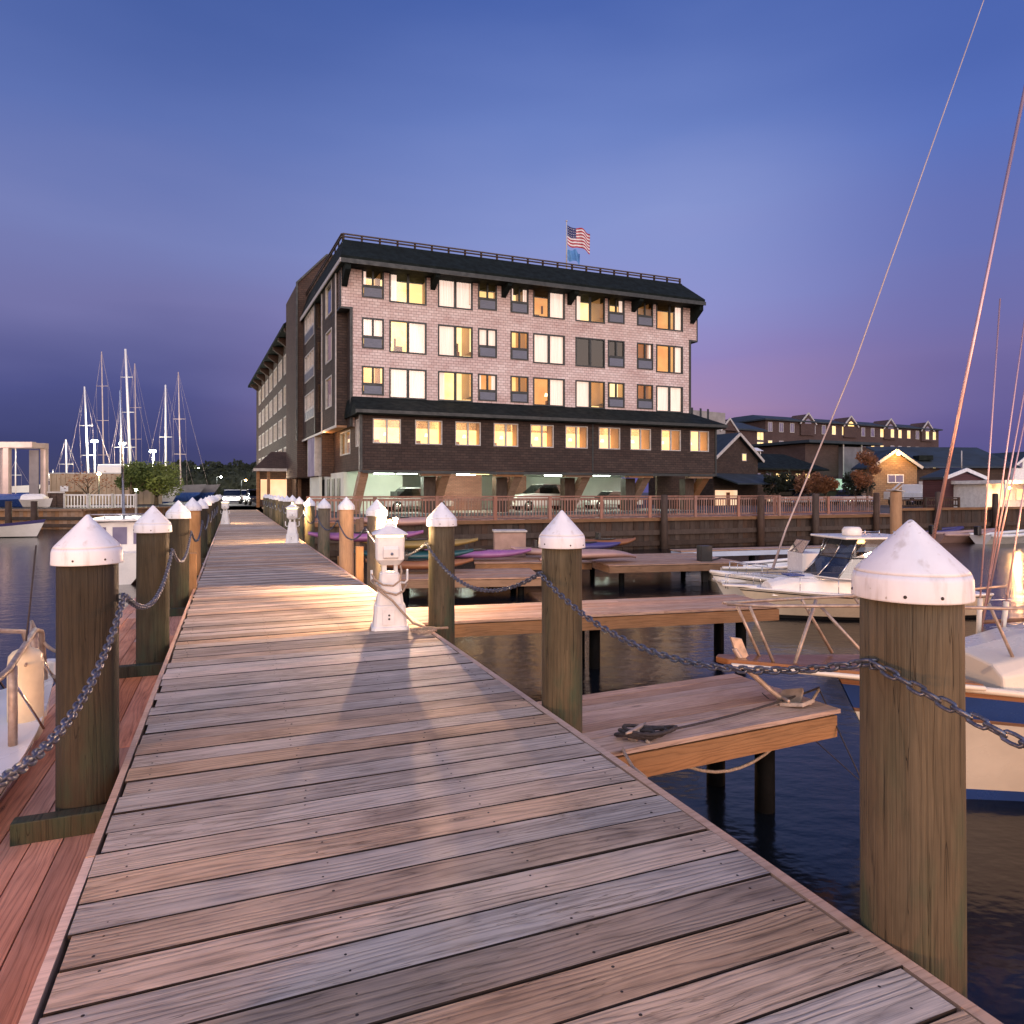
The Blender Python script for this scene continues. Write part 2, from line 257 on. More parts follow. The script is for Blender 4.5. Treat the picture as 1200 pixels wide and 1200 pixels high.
# ---------------------------------------------------------------- mesh builder
class MB:
    def __init__(s, xf=None): s.v = []; s.f = []; s.mi = []; s.sm = []; s.rn = []; s.mats = []; s.xf = xf
    def m(s, mat):
        mat = M[mat] if isinstance(mat, str) else mat
        if mat not in s.mats: s.mats.append(mat)
        return s.mats.index(mat)
    def add(s, vs, fs, mat, smooth=False, rnd=None):
        b = len(s.v); s.v += [tuple(v) for v in vs]; k = s.m(mat); r = R.random() if rnd is None else rnd
        for f in fs: s.f.append(tuple(b+i for i in f)); s.mi.append(k); s.sm.append(smooth); s.rn.append(r)
    def box(s, c, d, mat, rz=0, T=None, rnd=None, taper=(1, 1)):
        hx, hy, hz = d[0]/2, d[1]/2, d[2]/2; vs = []
        for z in (-1, 1):
            tx, ty = taper if z > 0 else (1, 1)
            for x, y in ((-1, -1), (1, -1), (1, 1), (-1, 1)): vs.append(Vector((x*hx*tx, y*hy*ty, z*hz)))
        if rz: q = Matrix.Rotation(rz, 3, 'Z'); vs = [q@v for v in vs]
        if T: vs = [T@v for v in vs]
        vs = [v+Vector(c) for v in vs]
        s.add(vs, [(0, 3, 2, 1), (4, 5, 6, 7), (0, 1, 5, 4), (1, 2, 6, 5), (2, 3, 7, 6), (3, 0, 4, 7)], mat, False, rnd)
    def b2(s, x0, x1, y0, y1, z0, z1, mat, rnd=None): s.box(((x0+x1)/2, (y0+y1)/2, (z0+z1)/2), (abs(x1-x0), abs(y1-y0), abs(z1-z0)), mat, rnd=rnd)
    def bar(s, a, b, w, h, mat, up=(0, 0, 1), rnd=None):
        a = Vector(a); b = Vector(b); d = (b-a).normalized(); u = Vector(up)
        if abs(d.dot(u)) > .98: u = Vector((1, 0, 0))
        sd = d.cross(u).normalized()*(w/2); up_ = sd.cross(d).normalized()*(h/2); vs = []
        for p in (a, b): vs += [p-sd-up_, p+sd-up_, p+sd+up_, p-sd+up_]
        s.add(vs, [(3, 2, 1, 0), (4, 5, 6, 7), (0, 1, 5, 4), (1, 2, 6, 5), (2, 3, 7, 6), (3, 0, 4, 7)], mat, False, rnd)
    def tube(s, pts, r, mat, n=8, cap=True, smooth=True, closed=False, rnd=None):
        pts = [Vector(p) for p in pts]; k = len(pts); rs = r if isinstance(r, (list, tuple)) else [r]*k; vs = []; pu = None
        for i, p in enumerate(pts):
            if closed: d = (pts[(i+1) % k]-pts[i-1]).normalized()
            else: d = (pts[min(i+1, k-1)]-pts[max(i-1, 0)]).normalized()
            u = pu if pu is not None else (Vector((0, 0, 1)) if abs(d.z) < .9 else Vector((1, 0, 0)))
            a = d.cross(u); a = a.normalized() if a.length > 1e-6 else d.orthogonal().normalized(); b = a.cross(d).normalized(); pu = b
            for j in range(n): t = 2*PI*j/n; vs.append(p+(a*math.cos(t)+b*math.sin(t))*rs[i])
        fs = []; L = k if closed else k-1
        for i in range(L):
            for j in range(n): q = (j+1) % n; i2 = (i+1) % k; fs.append((i*n+j, i2*n+j, i2*n+q, i*n+q))
        if cap and not closed: fs += [tuple(range(n)), tuple((k-1)*n+j for j in range(n-1, -1, -1))]
        s.add(vs, fs, mat, smooth, rnd)
    def lathe(s, prof, mat, c=(0, 0, 0), n=24, smooth=True, rot=0, wob=None, rnd=None, sx=1, sy=1):
        vs = []; k = len(prof)
        for (r, z) in prof:
            for j in range(n):
                t = 2*PI*j/n+rot; w = wob(t, z) if wob else 1; vs.append((c[0]+r*w*sx*math.cos(t), c[1]+r*w*sy*math.sin(t), c[2]+z))
        fs = [(i*n+j, i*n+(j+1) % n, (i+1)*n+(j+1) % n, (i+1)*n+j) for i in range(k-1) for j in range(n)]
        fs += [tuple(range(n-1, -1, -1)), tuple((k-1)*n+j for j in range(n))]
        s.add(vs, fs, mat, smooth, rnd)
    def prism(s, poly, z0, z1, mat, rnd=None):
        k = len(poly); vs = [(x, y, z0) for x, y in poly]+[(x, y, z1) for x, y in poly]
        s.add(vs, [tuple(range(k-1, -1, -1)), tuple(range(k, 2*k))]+[(i, (i+1) % k, k+(i+1) % k, k+i) for i in range(k)], mat, False, rnd)
    def slab(s, poly, d, mat, rnd=None):     # 3D polygon extruded by vector d
        k = len(poly); d = Vector(d); vs = [Vector(p) for p in poly]; vs = vs+[p+d for p in vs]
        s.add(vs, [tuple(range(k-1, -1, -1)), tuple(range(k, 2*k))]+[(i, (i+1) % k, k+(i+1) % k, k+i) for i in range(k)], mat, False, rnd)
    def quad(s, a, b, c, d, mat, rnd=None): s.add([a, b, c, d], [(0, 1, 2, 3)], mat, False, rnd)
    def sphere(s, c, r, mat, n=12, sz=1): s.lathe([(max(.001, r*math.sin(PI*i/n)), -r*sz*math.cos(PI*i/n)) for i in range(n+1)], mat, c, n=n+4)
    def build(s, name, parent=None, label=None, cat=None, group=None, kind=None, loc=None, rz=0, bevel=0):
        vs = [s.xf(v) for v in s.v] if s.xf else s.v
        me = bpy.data.meshes.new(name); me.from_pydata(vs, [], s.f)
        for m_ in s.mats: me.materials.append(m_)
        me.polygons.foreach_set('material_index', s.mi); me.polygons.foreach_set('use_smooth', s.sm)
        at = me.attributes.new('rnd', 'FLOAT', 'FACE'); at.data.foreach_set('value', s.rn)
        uvl = me.uv_layers.new(name='uv'); co = me.vertices
        for p in me.polygons:
            nn = p.normal; c0 = co[p.vertices[0]].co
            if abs(nn.z) > .72 or (abs(nn.z) > .4 and p.use_smooth): 
                for li in p.loop_indices: q = co[me.loops[li].vertex_index].co; uvl.data[li].uv = (q.x, q.y)
            else:
                t = Vector((-nn.y, nn.x, 0)); t = t.normalized() if t.length > 1e-5 else Vector((1, 0, 0))
                if p.use_smooth and len(p.vertices) == 4 and getattr(s, 'cyl', None):
                    for li in p.loop_indices:
                        q = co[me.loops[li].vertex_index].co; an = math.atan2(q.y-s.cyl[1], q.x-s.cyl[0]); uvl.data[li].uv = (an*s.cyl[2], q.z)
                    us = [uvl.data[li].uv[0] for li in p.loop_indices]
                    if max(us)-min(us) > s.cyl[2]*PI:
                        for li in p.loop_indices:
                            if uvl.data[li].uv[0] < 0: uvl.data[li].uv[0] += 2*PI*s.cyl[2]
                else:
                    for li in p.loop_indices: q = co[me.loops[li].vertex_index].co; uvl.data[li].uv = (q.dot(t), q.z)
        me.validate(); me.update()
        o = bpy.data.objects.new(name, me); C.objects.link(o)
        if parent: o.parent = parent
        if loc: o.location = loc
        if rz: o.rotation_euler[2] = rz
        if bevel:
            b = o.modifiers.new('bevel', 'BEVEL'); b.width = bevel; b.segments = 2; b.limit_method = 'ANGLE'; b.angle_limit = .6
        return tag(o, label, cat, group, kind)
def tag(o, label=None, cat=None, group=None, kind=None):
    if label: o['label'] = label
    if cat: o['category'] = cat
    if group: o['group'] = group
    if kind: o['kind'] = kind
    return o
def empty(name, loc=(0, 0, 0), rz=0, label=None, cat=None, group=None, kind=None):
    o = bpy.data.objects.new(name, None); C.objects.link(o); o.location = loc; o.rotation_euler[2] = rz; o.empty_display_size = .2; return tag(o, label, cat, group, kind)
def copy_tree(o, parent=None):
    c = o.copy(); C.objects.link(c); c.parent = parent
    for ch in list(o.children): copy_tree(ch, c)
    return c
def lamp(loc, power, color, r=.06, parent=None, spot=None, direction=None):
    d = bpy.data.lights.new('lamp_light', 'SPOT' if spot else 'POINT'); d.energy = power; d.color = color; d.shadow_soft_size = r
    o = bpy.data.objects.new('lamp_light', d); C.objects.link(o); o.location = loc
    if spot: d.spot_size = spot; d.spot_blend = .5; o.rotation_euler = Vector(direction).to_track_quat('-Z', 'Y').to_euler()
    if parent: o.parent = parent
    return o
# ---------------------------------------------------------------- setting: water, land, boardwalk
A = math.atan(.4025); cA, sA = math.cos(A), math.sin(A)
def dk(u, v, z=0): return Vector((u*cA-v*sA, u*sA+v*cA, z))       # boardwalk frame: u across to the right, v along
WZ = -1.1; LZ = .30
mb = MB(); mb.quad((-4000, -60, WZ), (4000, -60, WZ), (4000, 6000, WZ), (-4000, 6000, WZ), 'water'); mb.build('water', kind='structure')
E1 = Vector((.9293, .3693, 0)); E2 = Vector((-.4235, .9059, 0)); B0 = Vector((3.83, 31.2, 0)); AB = math.atan2(E1.y, E1.x)
def bk(t, off=0, z=0): p = B0+E1*t+Vector((-E1.y, E1.x, 0))*off; return Vector((p.x, p.y, z))   # along the quay, off = inland
q1 = bk(-12.6); q2 = bk(130)
poly = [(-420, 46), (-30.5, 49.5), (-27.5, 62.3), (-22.3, 62.3), (q1.x, q1.y), (q2.x, q2.y), (900, 300), (3000, 5000), (-3000, 5000)]
vg = [(x, y, LZ-.03) for x, y in poly]; mb = MB(); mb.add(vg, [(0, 1, 2, 8), (2, 3, 7, 8), (3, 4, 5), (3, 5, 6), (3, 6, 7)], 'asphalt'); mb.build('ground', kind='structure')
def bulkhead(name, pts, label, cap='timber', mat='darkwood', z0=-2.0, z1=LZ, group='harbour bulkheads'):
    r = empty(name, (*pts[0][:2], 0), 0, label, 'sea wall', group); o0 = Vector((*pts[0][:2], 0)); mb = MB(); cp = MB()
    for a, b in zip(pts, pts[1:]):
        a = Vector((*a[:2], 0))-o0; b = Vector((*b[:2], 0))-o0; d = (b-a); L = d.length; d.normalize(); n = Vector((d.y, -d.x, 0)); k = max(1, int(L/.28)) if L < 90 else int(L/1.2)
        for i in range(k):
            p = a+d*(L*(i+.5)/k)+n*R.uniform(0, .03); mb.box((p.x, p.y, (z0+z1)/2-.03), (L/k*.96, .12, z1-z0-.06), mat, rz=math.atan2(d.y, d.x))
        cp.bar(a+n*.06+Vector((0, 0, z1-.05)), b+n*.06+Vector((0, 0, z1-.05)), .3, .14, cap)
        for zz in (-.35, -.85): cp.bar(a+n*.12+Vector((0, 0, zz)), b+n*.12+Vector((0, 0, zz)), .14, .22, 'darkwood')
    mb.build('sheet_boards', r); cp.build('cap_beam', r); return r
bulkhead('bulkhead', [dk(2.45, 60)[:2], q1[:2]], 'timber retaining wall running beside the far half of the boardwalk')
bulkhead('bulkhead', [q1[:2], bk(18.2)[:2]], 'dark timber sea wall below the railed promenade in front of the hotel')
bulkhead('bulkhead', [bk(18.2)[:2], bk(60)[:2]], 'dark plank sea wall at the right below the barn and parked trucks', z1=.62)
bulkhead('bulkhead', [(-120, 48.6), (-30.5, 49.5), (-27.5, 62)], 'brown timber sea wall of the boatyard across the water at left', mat='timber')
# boardwalk
bw = MB(); nails = MB(); UL, UR = -.512, 1.962; i = 0; v = -4.0
while v < 64:
    w = .1855; gap = .007; j0 = R.uniform(-.014, .012); j1 = R.uniform(-.012, .016); dz = R.uniform(-.0025, .0025); tw = R.uniform(-.004, .004)
    a, b = v+gap/2, v+gap/2+w
    if v < 16:
        c = .003; prof = [(a, -.038), (a, -c), (a+c, 0), (b-c, 0), (b, -c), (b, -.038)]
        ns = 9; pts = []
        ph = R.uniform(0, 9); am = R.uniform(.0003, .0022)
        for s in range(ns):
            u = UL+j0+(UR+j1-UL-j0)*s/(ns-1); wv = am*math.sin(ph+u*2.1)
            pts += [(u, y+wv+(R.uniform(-.0008, .0008) if k in (1, 2, 3, 4) else 0), z+dz+tw*(s/(ns-1)-.5)) for k, (y, z) in enumerate(prof)]
        fs = [(s*6+k, s*6+(k+1) % 6, (s+1)*6+(k+1) % 6, (s+1)*6+k) for s in range(ns-1) for k in range(6)]+[(0, 1, 2, 3, 4, 5), tuple((ns-1)*6+k for k in (5, 4, 3, 2, 1, 0))]
        fs = [tuple(reversed(f)) for f in fs]
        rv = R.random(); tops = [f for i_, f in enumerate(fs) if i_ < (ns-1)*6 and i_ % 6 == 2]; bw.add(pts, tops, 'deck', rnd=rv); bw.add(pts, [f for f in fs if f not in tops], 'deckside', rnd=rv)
        for u in (-.40, .34, 1.10, 1.84):
            for yy in (.045, .14):
                if R.random() < .93:
                    cx = u+R.uniform(-.02, .02); cy = a+yy+R.uniform(-.012, .012); r = R.uniform(.0045, .0075)
                    if v < 9: bw.lathe([(r, -.001), (r*.6, .0008)], 'nail', (cx, cy, dz+.0005), n=7, rnd=.5)
    else: bw.b2(UL+j0, UR+j1, a, b, -.038+dz, dz, 'deck')
    v += .1925; i += 1
walk = bw.build('boardwalk', kind='structure', rz=A)
fs_ = MB()
for u0, u1 in ((UR+.018, UR+.066), (UL-.05, UL-.016)):
    v = -4
    while v < 62: fs_.b2(u0, u1, v, v+3.65, -.31, -.006, 'deck_edge'); v += 3.66
fs_.build('edge_boards', walk)
st = MB()
for u in (-.40, .34, 1.10, 1.84): st.b2(u-.025, u+.025, -4, 62, -.34, -.0400, 'darkwood')
st.build('joists', walk)
# ---------------------------------------------------------------- pilings, caps, chains
def pileY(px, u): return (u/cA)/((px-CX)/F+.4025)
UPR, UPL = 2.20, -.735
right = [pileY(p, UPR)/cA-UPR*.4025 for p in (1068, 658.5, 517.5, 441, 406, 379.5, 363, 350.5, 342.8)]
left = [pileY(p, UPL)/cA-UPL*.4025 for p in (103, 179, 208.5, 226, 235.5, 241.2)]
right = [right[0]-2.8]+right; left = [left[0]-2.85]+left
while right[-1] < 52: right.append(right[-1]+3.0)
while left[-1] < 50: left.append(left[-1]+3.05)
ordn = ['first', 'second', 'third', 'fourth', 'fifth', 'sixth', 'seventh', 'eighth', 'ninth', 'tenth', 'eleventh', 'twelfth', 'thirteenth', 'fourteenth', 'fifteenth', 'sixteenth', 'seventeenth', 'eighteenth', 'nineteenth', 'twentieth']
G_P = 'capped pilings along the boardwalk'; G_C = 'chains strung between the pilings'
def make_pile(u, v, r, ztop, mat, label, seed, detail=True):
    rr = random.Random(seed); root = empty('piling', dk(u, v, 0), A, label, 'piling', G_P)
    root.rotation_euler = (rr.uniform(-.006, .006), rr.uniform(-.006, .006), A)
    b = MB(); b.cyl = (0, 0, r); n = 36 if detail else 16; a1, a2, a3 = [rr.uniform(0, 6) for _ in range(3)]
    wob = lambda t, z: 1+.012*math.sin(2*t+a1)+.009*math.sin(3*t+a2+z*.6)+.005*math.sin(7*t+a3+z*2)
    ks = 14 if detail else 3; prof = [(r*(1.03-.05*i/ks), -2.3+(ztop-.16+2.3)*i/ks) for i in range(ks+1)]
    b.lathe(prof, mat, n=n, wob=wob); b.build('post', root)
    c = MB(); R2 = r*1.115; t = ztop
    nn_ = 40 if detail else 20; c.lathe([(R2*.97, t-.268), (R2*1.03, t-.268), (R2*1.035, t-.262), (R2*1.02, t-.20), (R2*.985, t-.180)], 'cap', n=nn_)
    c.lathe([(R2*.985, t-.1799), (R2*.94, t-.168), (R2*.62, t-.109), (R2*.30, t-.050), (R2*.10, t-.012), (R2*.05, t-.003), (R2*.02, t)], 'cap', n=nn_)
    cap = c.build('cap', root)
    if detail:
        s = MB()
        for k in range(6):
            an = rr.uniform(0, .6)+k*PI/3; s.sphere((R2*1.02*math.cos(an), R2*1.02*math.sin(an), t-.242+rr.uniform(-.006, .006)), .006, 'nail', 6)
        s.build('screws', cap)
        f = MB()
        an = PI if u > 0 else 0
        f.tube([(math.cos(an)*(r-.01), .0, .93), (math.cos(an)*(r+.03), 0, .935), (math.cos(an)*(r+.03), 0, .905), (math.cos(an)*(r-.01), 0, .90)], .006, 'chain', 6); f.build('staple', root)
    return root
piles_R = []; piles_L = []
wordsR = {1: 'nearest thick white-capped piling at the right with green-stained trunk', 2: 'second white-capped piling on the right side, between the near one and the lamp pedestal', 3: 'third white-capped piling on the right side, beside the near lamp pedestal', 4: 'short white-capped piling directly behind the near lamp pedestal', 5: 'orange-brown piling lit by the pedestal lamp'}
wordsL = {1: 'nearest white-capped piling at the left, dark shaded wood with chain across it', 2: 'second dark white-capped piling on the left side of the boardwalk', 3: 'third dark white-capped piling on the left side of the boardwalk'}
for k, v in enumerate(right):
    if k > 6 and k % 1 == 0 and False: pass
    lab = wordsR.get(k, 'white-capped piling behind the camera on the right side' if k == 0 else f'{ordn[k-1]} white-capped piling counted from the camera along the right side')
    r = {1: .163, 2: .146, 3: .150, 4: .155, 5: .150}.get(k, .15); zt = {1: 1.405, 2: 1.372, 3: 1.388, 4: 1.385, 5: 1.41}.get(k, 1.38+R.uniform(-.03, .03))
    mt = {5: 'pileorange', 7: 'pile', 1: 'pile'}.get(k, 'pile'); piles_R.append((make_pile(UPR, v, r, zt, mt, lab, 100+k, k < 6), r, v))
for k, v in enumerate(left):
    lab = wordsL.get(k, 'white-capped piling behind the camera on the left side' if k == 0 else f'{ordn[k-1]} white-capped piling counted from the camera along the left side')
    r = {1: .150, 2: .150, 3: .150}.get(k, .15); zt = {1: 1.378, 2: 1.37, 3: 1.385}.get(k, 1.38+R.uniform(-.03, .03))
    mt = {4: 'pileorange'}.get(k, 'pileshade'); piles_L.append((make_pile(UPL, v, r, zt, mt, lab, 200+k, k < 5), r, v))
def link_path(mb, pts, L, wire, wid, mat, n=10, k=6):
    # arc-length walk; every other link turned a quarter turn
    seg = [(Vector(a), Vector(b)) for a, b in zip(pts, pts[1:])]; tot = sum((b-a).length for a, b in seg); pitch = L*.70; cnt = int(tot/pitch)
    def at(s):
        for a, b in seg:
            d = (b-a).length
            if s <= d: return a+(b-a)*(s/d), (b-a).normalized()
            s -= d
        return seg[-1][1], (seg[-1][1]-seg[-1][0]).normalized()
    for i in range(cnt):
        p, d = at((i+.5)*tot/cnt); side = d.cross(Vector((0, 0, 1))).normalized(); up = side.cross(d).normalized()
        t = (PI/4+.15 if i % 2 else -PI/4+.1)+R.uniform(-.12, .12); w = side*math.cos(t)+up*math.sin(t); ring = []
        hl = L/2-wid/2; hw = wid/2-wire/2
        for j in range(n):
            a = 2*PI*j/n; x = math.cos(a)*hw+(hl if math.cos(a) > 0.01 else -hl if math.cos(a) < -.01 else 0); ring.append(p+d*x+w*(math.sin(a)*hw))
        mb.tube(ring, wire/2, mat, k, closed=True)
def chain(a, b, ra, rb, side, label, near, sag=.27, off=.02):
    (ua, va), (ub, vb) = a, b; s = -1 if side > 0 else 1; pa = Vector((ua+s*(ra+.028), va, .925)); pb = Vector((ub+s*(rb+.028), vb, .925)); pts = []
    # goes round the deck-side face of each piling
    m_ = 26
    for i in range(m_+1):
        t = i/m_; p = pa.lerp(pb, t); p.z -= sag*4*t*(1-t); pts.append(p)
    mb = MB(); n, k = (12, 7) if near else (8, 4)
    if near is not None: link_path(mb, pts, .070, .0125, .040, 'chain', n, k)
    else: mb.tube(pts, .016, 'chain', 5)
    mb.build('chain', None, label, 'chain', G_C, rz=A)
for k in range(len(right)-1):
    near = True if k < 3 else (False if k < 7 else None)
    lab = {0: 'chain running off the near right piling towards the camera', 1: 'galvanised chain sagging between the two nearest right pilings', 2: 'chain sagging between the second and third pilings on the right', 3: 'chain passing behind the near lamp pedestal', 4: 'chain ending at the orange-brown piling on its near side'}.get(k, f'thin chain between the {ordn[k-1]} and {ordn[k]} pilings on the right')
    chain((UPR, right[k]), (UPR, right[k+1]), piles_R[k][1], piles_R[k+1][1], 1, lab, near, .20 if k == 0 else (.25 if k == 1 else .29))
for k in range(min(9, len(left)-1)):
    near = True if k < 2 else (False if k < 4 else None)
    lab = {0: 'heavy chain rising from the lower left corner to the nearest left piling', 1: 'galvanised chain between the two nearest left pilings', 2: 'chain between the second and third pilings on the left'}.get(k, f'thin chain between the {ordn[k-1]} and {ordn[k]} pilings on the left')
    chain((UPL, left[k]), (UPL, left[k+1]), piles_L[k][1], piles_L[k+1][1], -1, lab, near, .26)
# cross beams under the deck, bolted to the pilings
for k, v in enumerate(sorted(set([round(x, 2) for x in left[:8]]))):
    c = MB(); c.b2(UL-.52, UL-.05, v-.26, v-.17, -.50, -.16, 'pileshade'); c.lathe([(.035, 0), (.035, .012), (.014, .014), (.012, .03)], 'chain', (0, 0, 0), n=10) if False else None
    o = c.build('cross_beam', walk, bevel=.006)
    bt = MB(); bt.tube([(UL-.16, v-.262, -.30), (UL-.16, v-.270, -.30)], .03, 'chain', 12); bt.tube([(UL-.16, v-.27, -.30), (UL-.16, v-.29, -.30)], .014, 'chain', 6); bt.build('bolt', o)
# ---------------------------------------------------------------- lighthouse-shaped lamp pedestals
G_L = 'lighthouse-shaped power and lamp pedestals'
def make_pedestal():
    r = empty('lamp_pedestal', (0, 0, 0), 0, 'x', 'dock pedestal', G_L)
    def sq(prof, mat, name, parent, cut=.28, bevel=0, n=8):
        b = MB(); k = len(prof); vs = []
        for h, z in prof:
            c = h*cut; vs += [(x, y, z) for x, y in ((h, -h+c), (h, h-c), (h-c, h), (-h+c, h), (-h, h-c), (-h, -h+c), (-h+c, -h), (h-c, -h))]
        fs = [(i*8+j, i*8+(j+1) % 8, (i+1)*8+(j+1) % 8, (i+1)*8+j) for i in range(k-1) for j in range(8)]+[tuple(range(7, -1, -1)), tuple((k-1)*8+j for j in range(8))]
        b.add(vs, fs, mat); return b.build(name, parent, bevel=bevel)
    base = sq([(.205, 0), (.20, .035), (.180, .04), (.165, .26), (.150, .27)], 'pedwhite', 'base', r, .18, .004)
    pn = MB(); pn.box((-.02, -.1775, .145), (.13, .012, .17), 'pedwhite', T=Matrix.Rotation(-.07, 3, 'X')); pnl = pn.build('access_panel', base, bevel=.003)
    kn = MB()
    for z in (.165, .125): kn.tube([(-.015, -.180, z), (-.015, -.190, z)], .011, 'black', 10)
    kn.build('socket', pnl)
    tw = sq([(.148, .27), (.105, .60), (.09, .62)], 'pedwhite', 'tower', r, .22, .004)
    nk = MB(); nk.b2(-.085, -.035, -.07, .07, .60, .72, 'pedwhite'); nk.b2(.045, .085, -.07, .07, .60, .72, 'pedwhite'); nk.build('neck', r, bevel=.004)
    bx = sq([(.10, .70), (.150, .76), (.155, 1.005), (.15, 1.01)], 'pedwhite', 'meter_box', r, .14, .004)
    ld = MB(); ld.add([(-.075, -.158, .775), (.085, -.158, .775), (.085, -.185, .79), (-.075, -.185, .79), (-.075, -.19, .88), (.085, -.19, .88), (.085, -.158, .915), (-.075, -.158, .915)], [(0, 1, 2, 3), (3, 2, 5, 4), (4, 5, 6, 7), (0, 3, 4, 7), (1, 6, 5, 2), (0, 7, 6, 1)], 'pedwhite'); l_ = ld.build('flap_cover', bx, bevel=.004)
    lt = MB(); lt.tube([(.015, -.19, .83), (.015, -.194, .83)], .016, 'ac', 12); lt.build('latch', l_)
    gl = sq([(.146, 1.012), (.146, 1.03)], 'lens', 'lamp_lens', r, .14)
    rf = sq([(.190, 1.032), (.192, 1.045), (.10, 1.10), (.055, 1.125), (.05, 1.15), (.018, 1.165)], 'pedwhite', 'roof', r, .18, .003)
    for s in (-1, 1):
        hk = MB(); hk.tube([(s*.09, 0, .50), (s*.17, 0, .49), (s*.195, 0, .52), (s*.195, 0, .64)], .013, 'pedwhite', 8); hk.build('hook', r)
    bl = MB(); bl.sphere((0, 0, 1.175), .022, 'bulb', 8); bl.build('bulb', r)
    return r
pd = make_pedestal(); spots = [(1.62, 7.66, 'nearest lighthouse-shaped white pedestal at the boardwalk edge, with glowing lamp', .10),
    (1.66, 21.6, 'smaller white pedestal farther along the right edge of the boardwalk', .0), (-.30, 35.5, 'tiny white pedestal far down the left edge of the boardwalk', .0)]
for k, (u, v, lab, rz) in enumerate(spots):
    o = pd if k == 0 else copy_tree(pd); o.location = dk(u, v, .003); o.rotation_euler[2] = rz+(A*.35 if k == 0 else A*.6); o['label'] = lab
    p = Matrix.Rotation(o.rotation_euler[2], 3, 'Z')@Vector((.07, .26, 1.10))
    lamp(Vector(o.location)+p, (110, 320, 200)[k], (1, .62, .28), .03)
lp = P(463, 612, 11.4); o = empty('dock_lamp', (lp.x, lp.y, 0), A, 'small glowing orange lamp on a thin post just behind the near pedestal', 'dock lamp')
b = MB(); b.tube([(0, 0, -1.6), (0, 0, lp.z-.06)], .03, 'darkwood', 8); b.build('post', o); b = MB(); b.sphere((0, 0, lp.z), .035, 'bulb', 10); b.build('bulb', o); b = MB(); b.lathe([(.07, lp.z+.05), (.05, lp.z+.09), (.01, lp.z+.11)], 'trim', n=12); b.build('hood', o)
lamp((0, -.10, lp.z+.02), 900, (1, .60, .34), .035, o)
rp = MB(); base = dk(1.62, 7.66, 0)
def off(x, y, z): q = Matrix.Rotation(.10+A*.35, 3, 'Z')@Vector((x, y, 0)); return (base.x+q.x, base.y+q.y, z)
pts = [off(-.195+.0, -.03, .60), off(-.17, -.14, .56), off(-.08, -.19, .50), off(.03, -.20, .49), off(.10, -.19, .54), off(.12, -.17, .64), off(.11, -.12, .70)]
rp.tube(pts, .011, 'rope', 7)
rp.tube([off(-.195, -.02, .53), off(-.15, -.15, .49), off(-.05, -.20, .42), off(.06, -.19, .39), off(.14, -.14, .42), off(.19, -.05, .50)], .012, 'rope', 7)
rp.tube([off(-.19, -.03, .54), off(-.12, -.17, .44), off(.02, -.21, .33), off(.12, -.22, .21), off(.24, -.24, .08), off(.42, -.26, .02), off(.62, -.22, .012)], .013, 'rope', 7)
rp.build('rope', None, 'worn rope looped over the hooks of the near lamp pedestal', 'rope')
cl = MB(); ring = []
for i in range(44): t = i/43*2.2*2*PI; rr = .11+.012*math.sin(3*t); ring.append(Vector(off(.34+rr*1.2*math.cos(t), -.36+rr*math.sin(t), .012+i*.0006)))
cl.tube(ring, .009, 'rope', 6); cl.build('rope', None, 'small coil of pale rope lying on the boards beside the near pedestal', 'rope')
# ---------------------------------------------------------------- floats and finger docks
def planked(name, c0, rz, L, W, z, label, cat='floating dock', bw_=.14, along=True, mat='float', side='timber', drop=.17, bevel=0, group='floating docks'):
    r = empty(name, (c0[0], c0[1], z), rz, label, cat, group); b = MB(); g_ = .007
    if along:
        k = round(W/bw_); w = W/k
        for i in range(k):
            x = 0
            while x < L-.01: l = min(R.uniform(2.6, 4.2), L-x); l = L-x if L-x-l < .8 else l; b.b2(x+.001, x+l-.001, i*w+g_/2, (i+1)*w-g_/2, -.035, R.uniform(-.002, .002), mat); x += l
    else:
        k = round(L/bw_); w = L/k
        for i in range(k): b.b2(i*w+g_/2, (i+1)*w-g_/2, R.uniform(-.01, .01), W+R.uniform(-.01, .01), -.035, R.uniform(-.002, .002), mat)
    b.build('deck_boards', r); s = MB(); s.b2(.03, L-.03, .012, .062, -.055-drop, -.052, side); s.b2(.03, L-.03, W-.062, W-.012, -.055-drop, -.052, side); s.b2(.03, .08, .063, W-.063, -.055-drop, -.052, side); s.b2(L-.08, L-.03, .063, W-.063, -.055-drop, -.052, side); s.build('side_boards', r)
    n = max(2, int(L/2.4)+1)
    for i in range(n):
        for yy in (.32, W-.32): x = .5+(L-1.0)*i/(n-1); f = MB(); f.lathe([(.085, WZ-z-.6), (.08, -.10)], 'drum', (x, yy, 0), 12); f.build('support_post', r)
    return r
f1a = (P(723, 0, 4.72).x-.18, 4.62); f1 = planked('finger_dock', (f1a[0]+.0, f1a[1]), math.atan2(.87, 1.85), 2.35, 1.22, -.25, 'short plank finger dock just right of the boardwalk under the yacht bow')
p2 = Vector((.0, 10.28, 0)); f2 = planked('finger_dock', (-1.55, 9.25), math.atan2(.60, 2.3), 5.9, 1.28, -.25, 'longer finger dock crossing behind the second right piling')
planked('float', tuple(dk(-.655, 2.75)[:2]), A+PI/2, 10.5, .86, -.27, 'low orange-lit plank float alongside the left edge of the boardwalk', mat='floatlit')
planked('float', (-3.1, 16.9), AB*.35, 3.9, 2.1, -.62, 'low float with kayak rack beyond the near lamp pedestal', side='timber')
planked('float', (-1.1, 20.3), AB*.18, 3.5, 2.2, -.55, 'small float carrying the brown locker and a violet kayak')
planked('float', (2.65, 19.1), AB*.55, 4.1, 3.2, -.50, 'wide pale plank float in the middle below the promenade')
planked('float', (5.9, 24.3), AB*.78, 9.0, .75, -.55, 'long narrow walkway float behind the motor boats', side='gelblue')
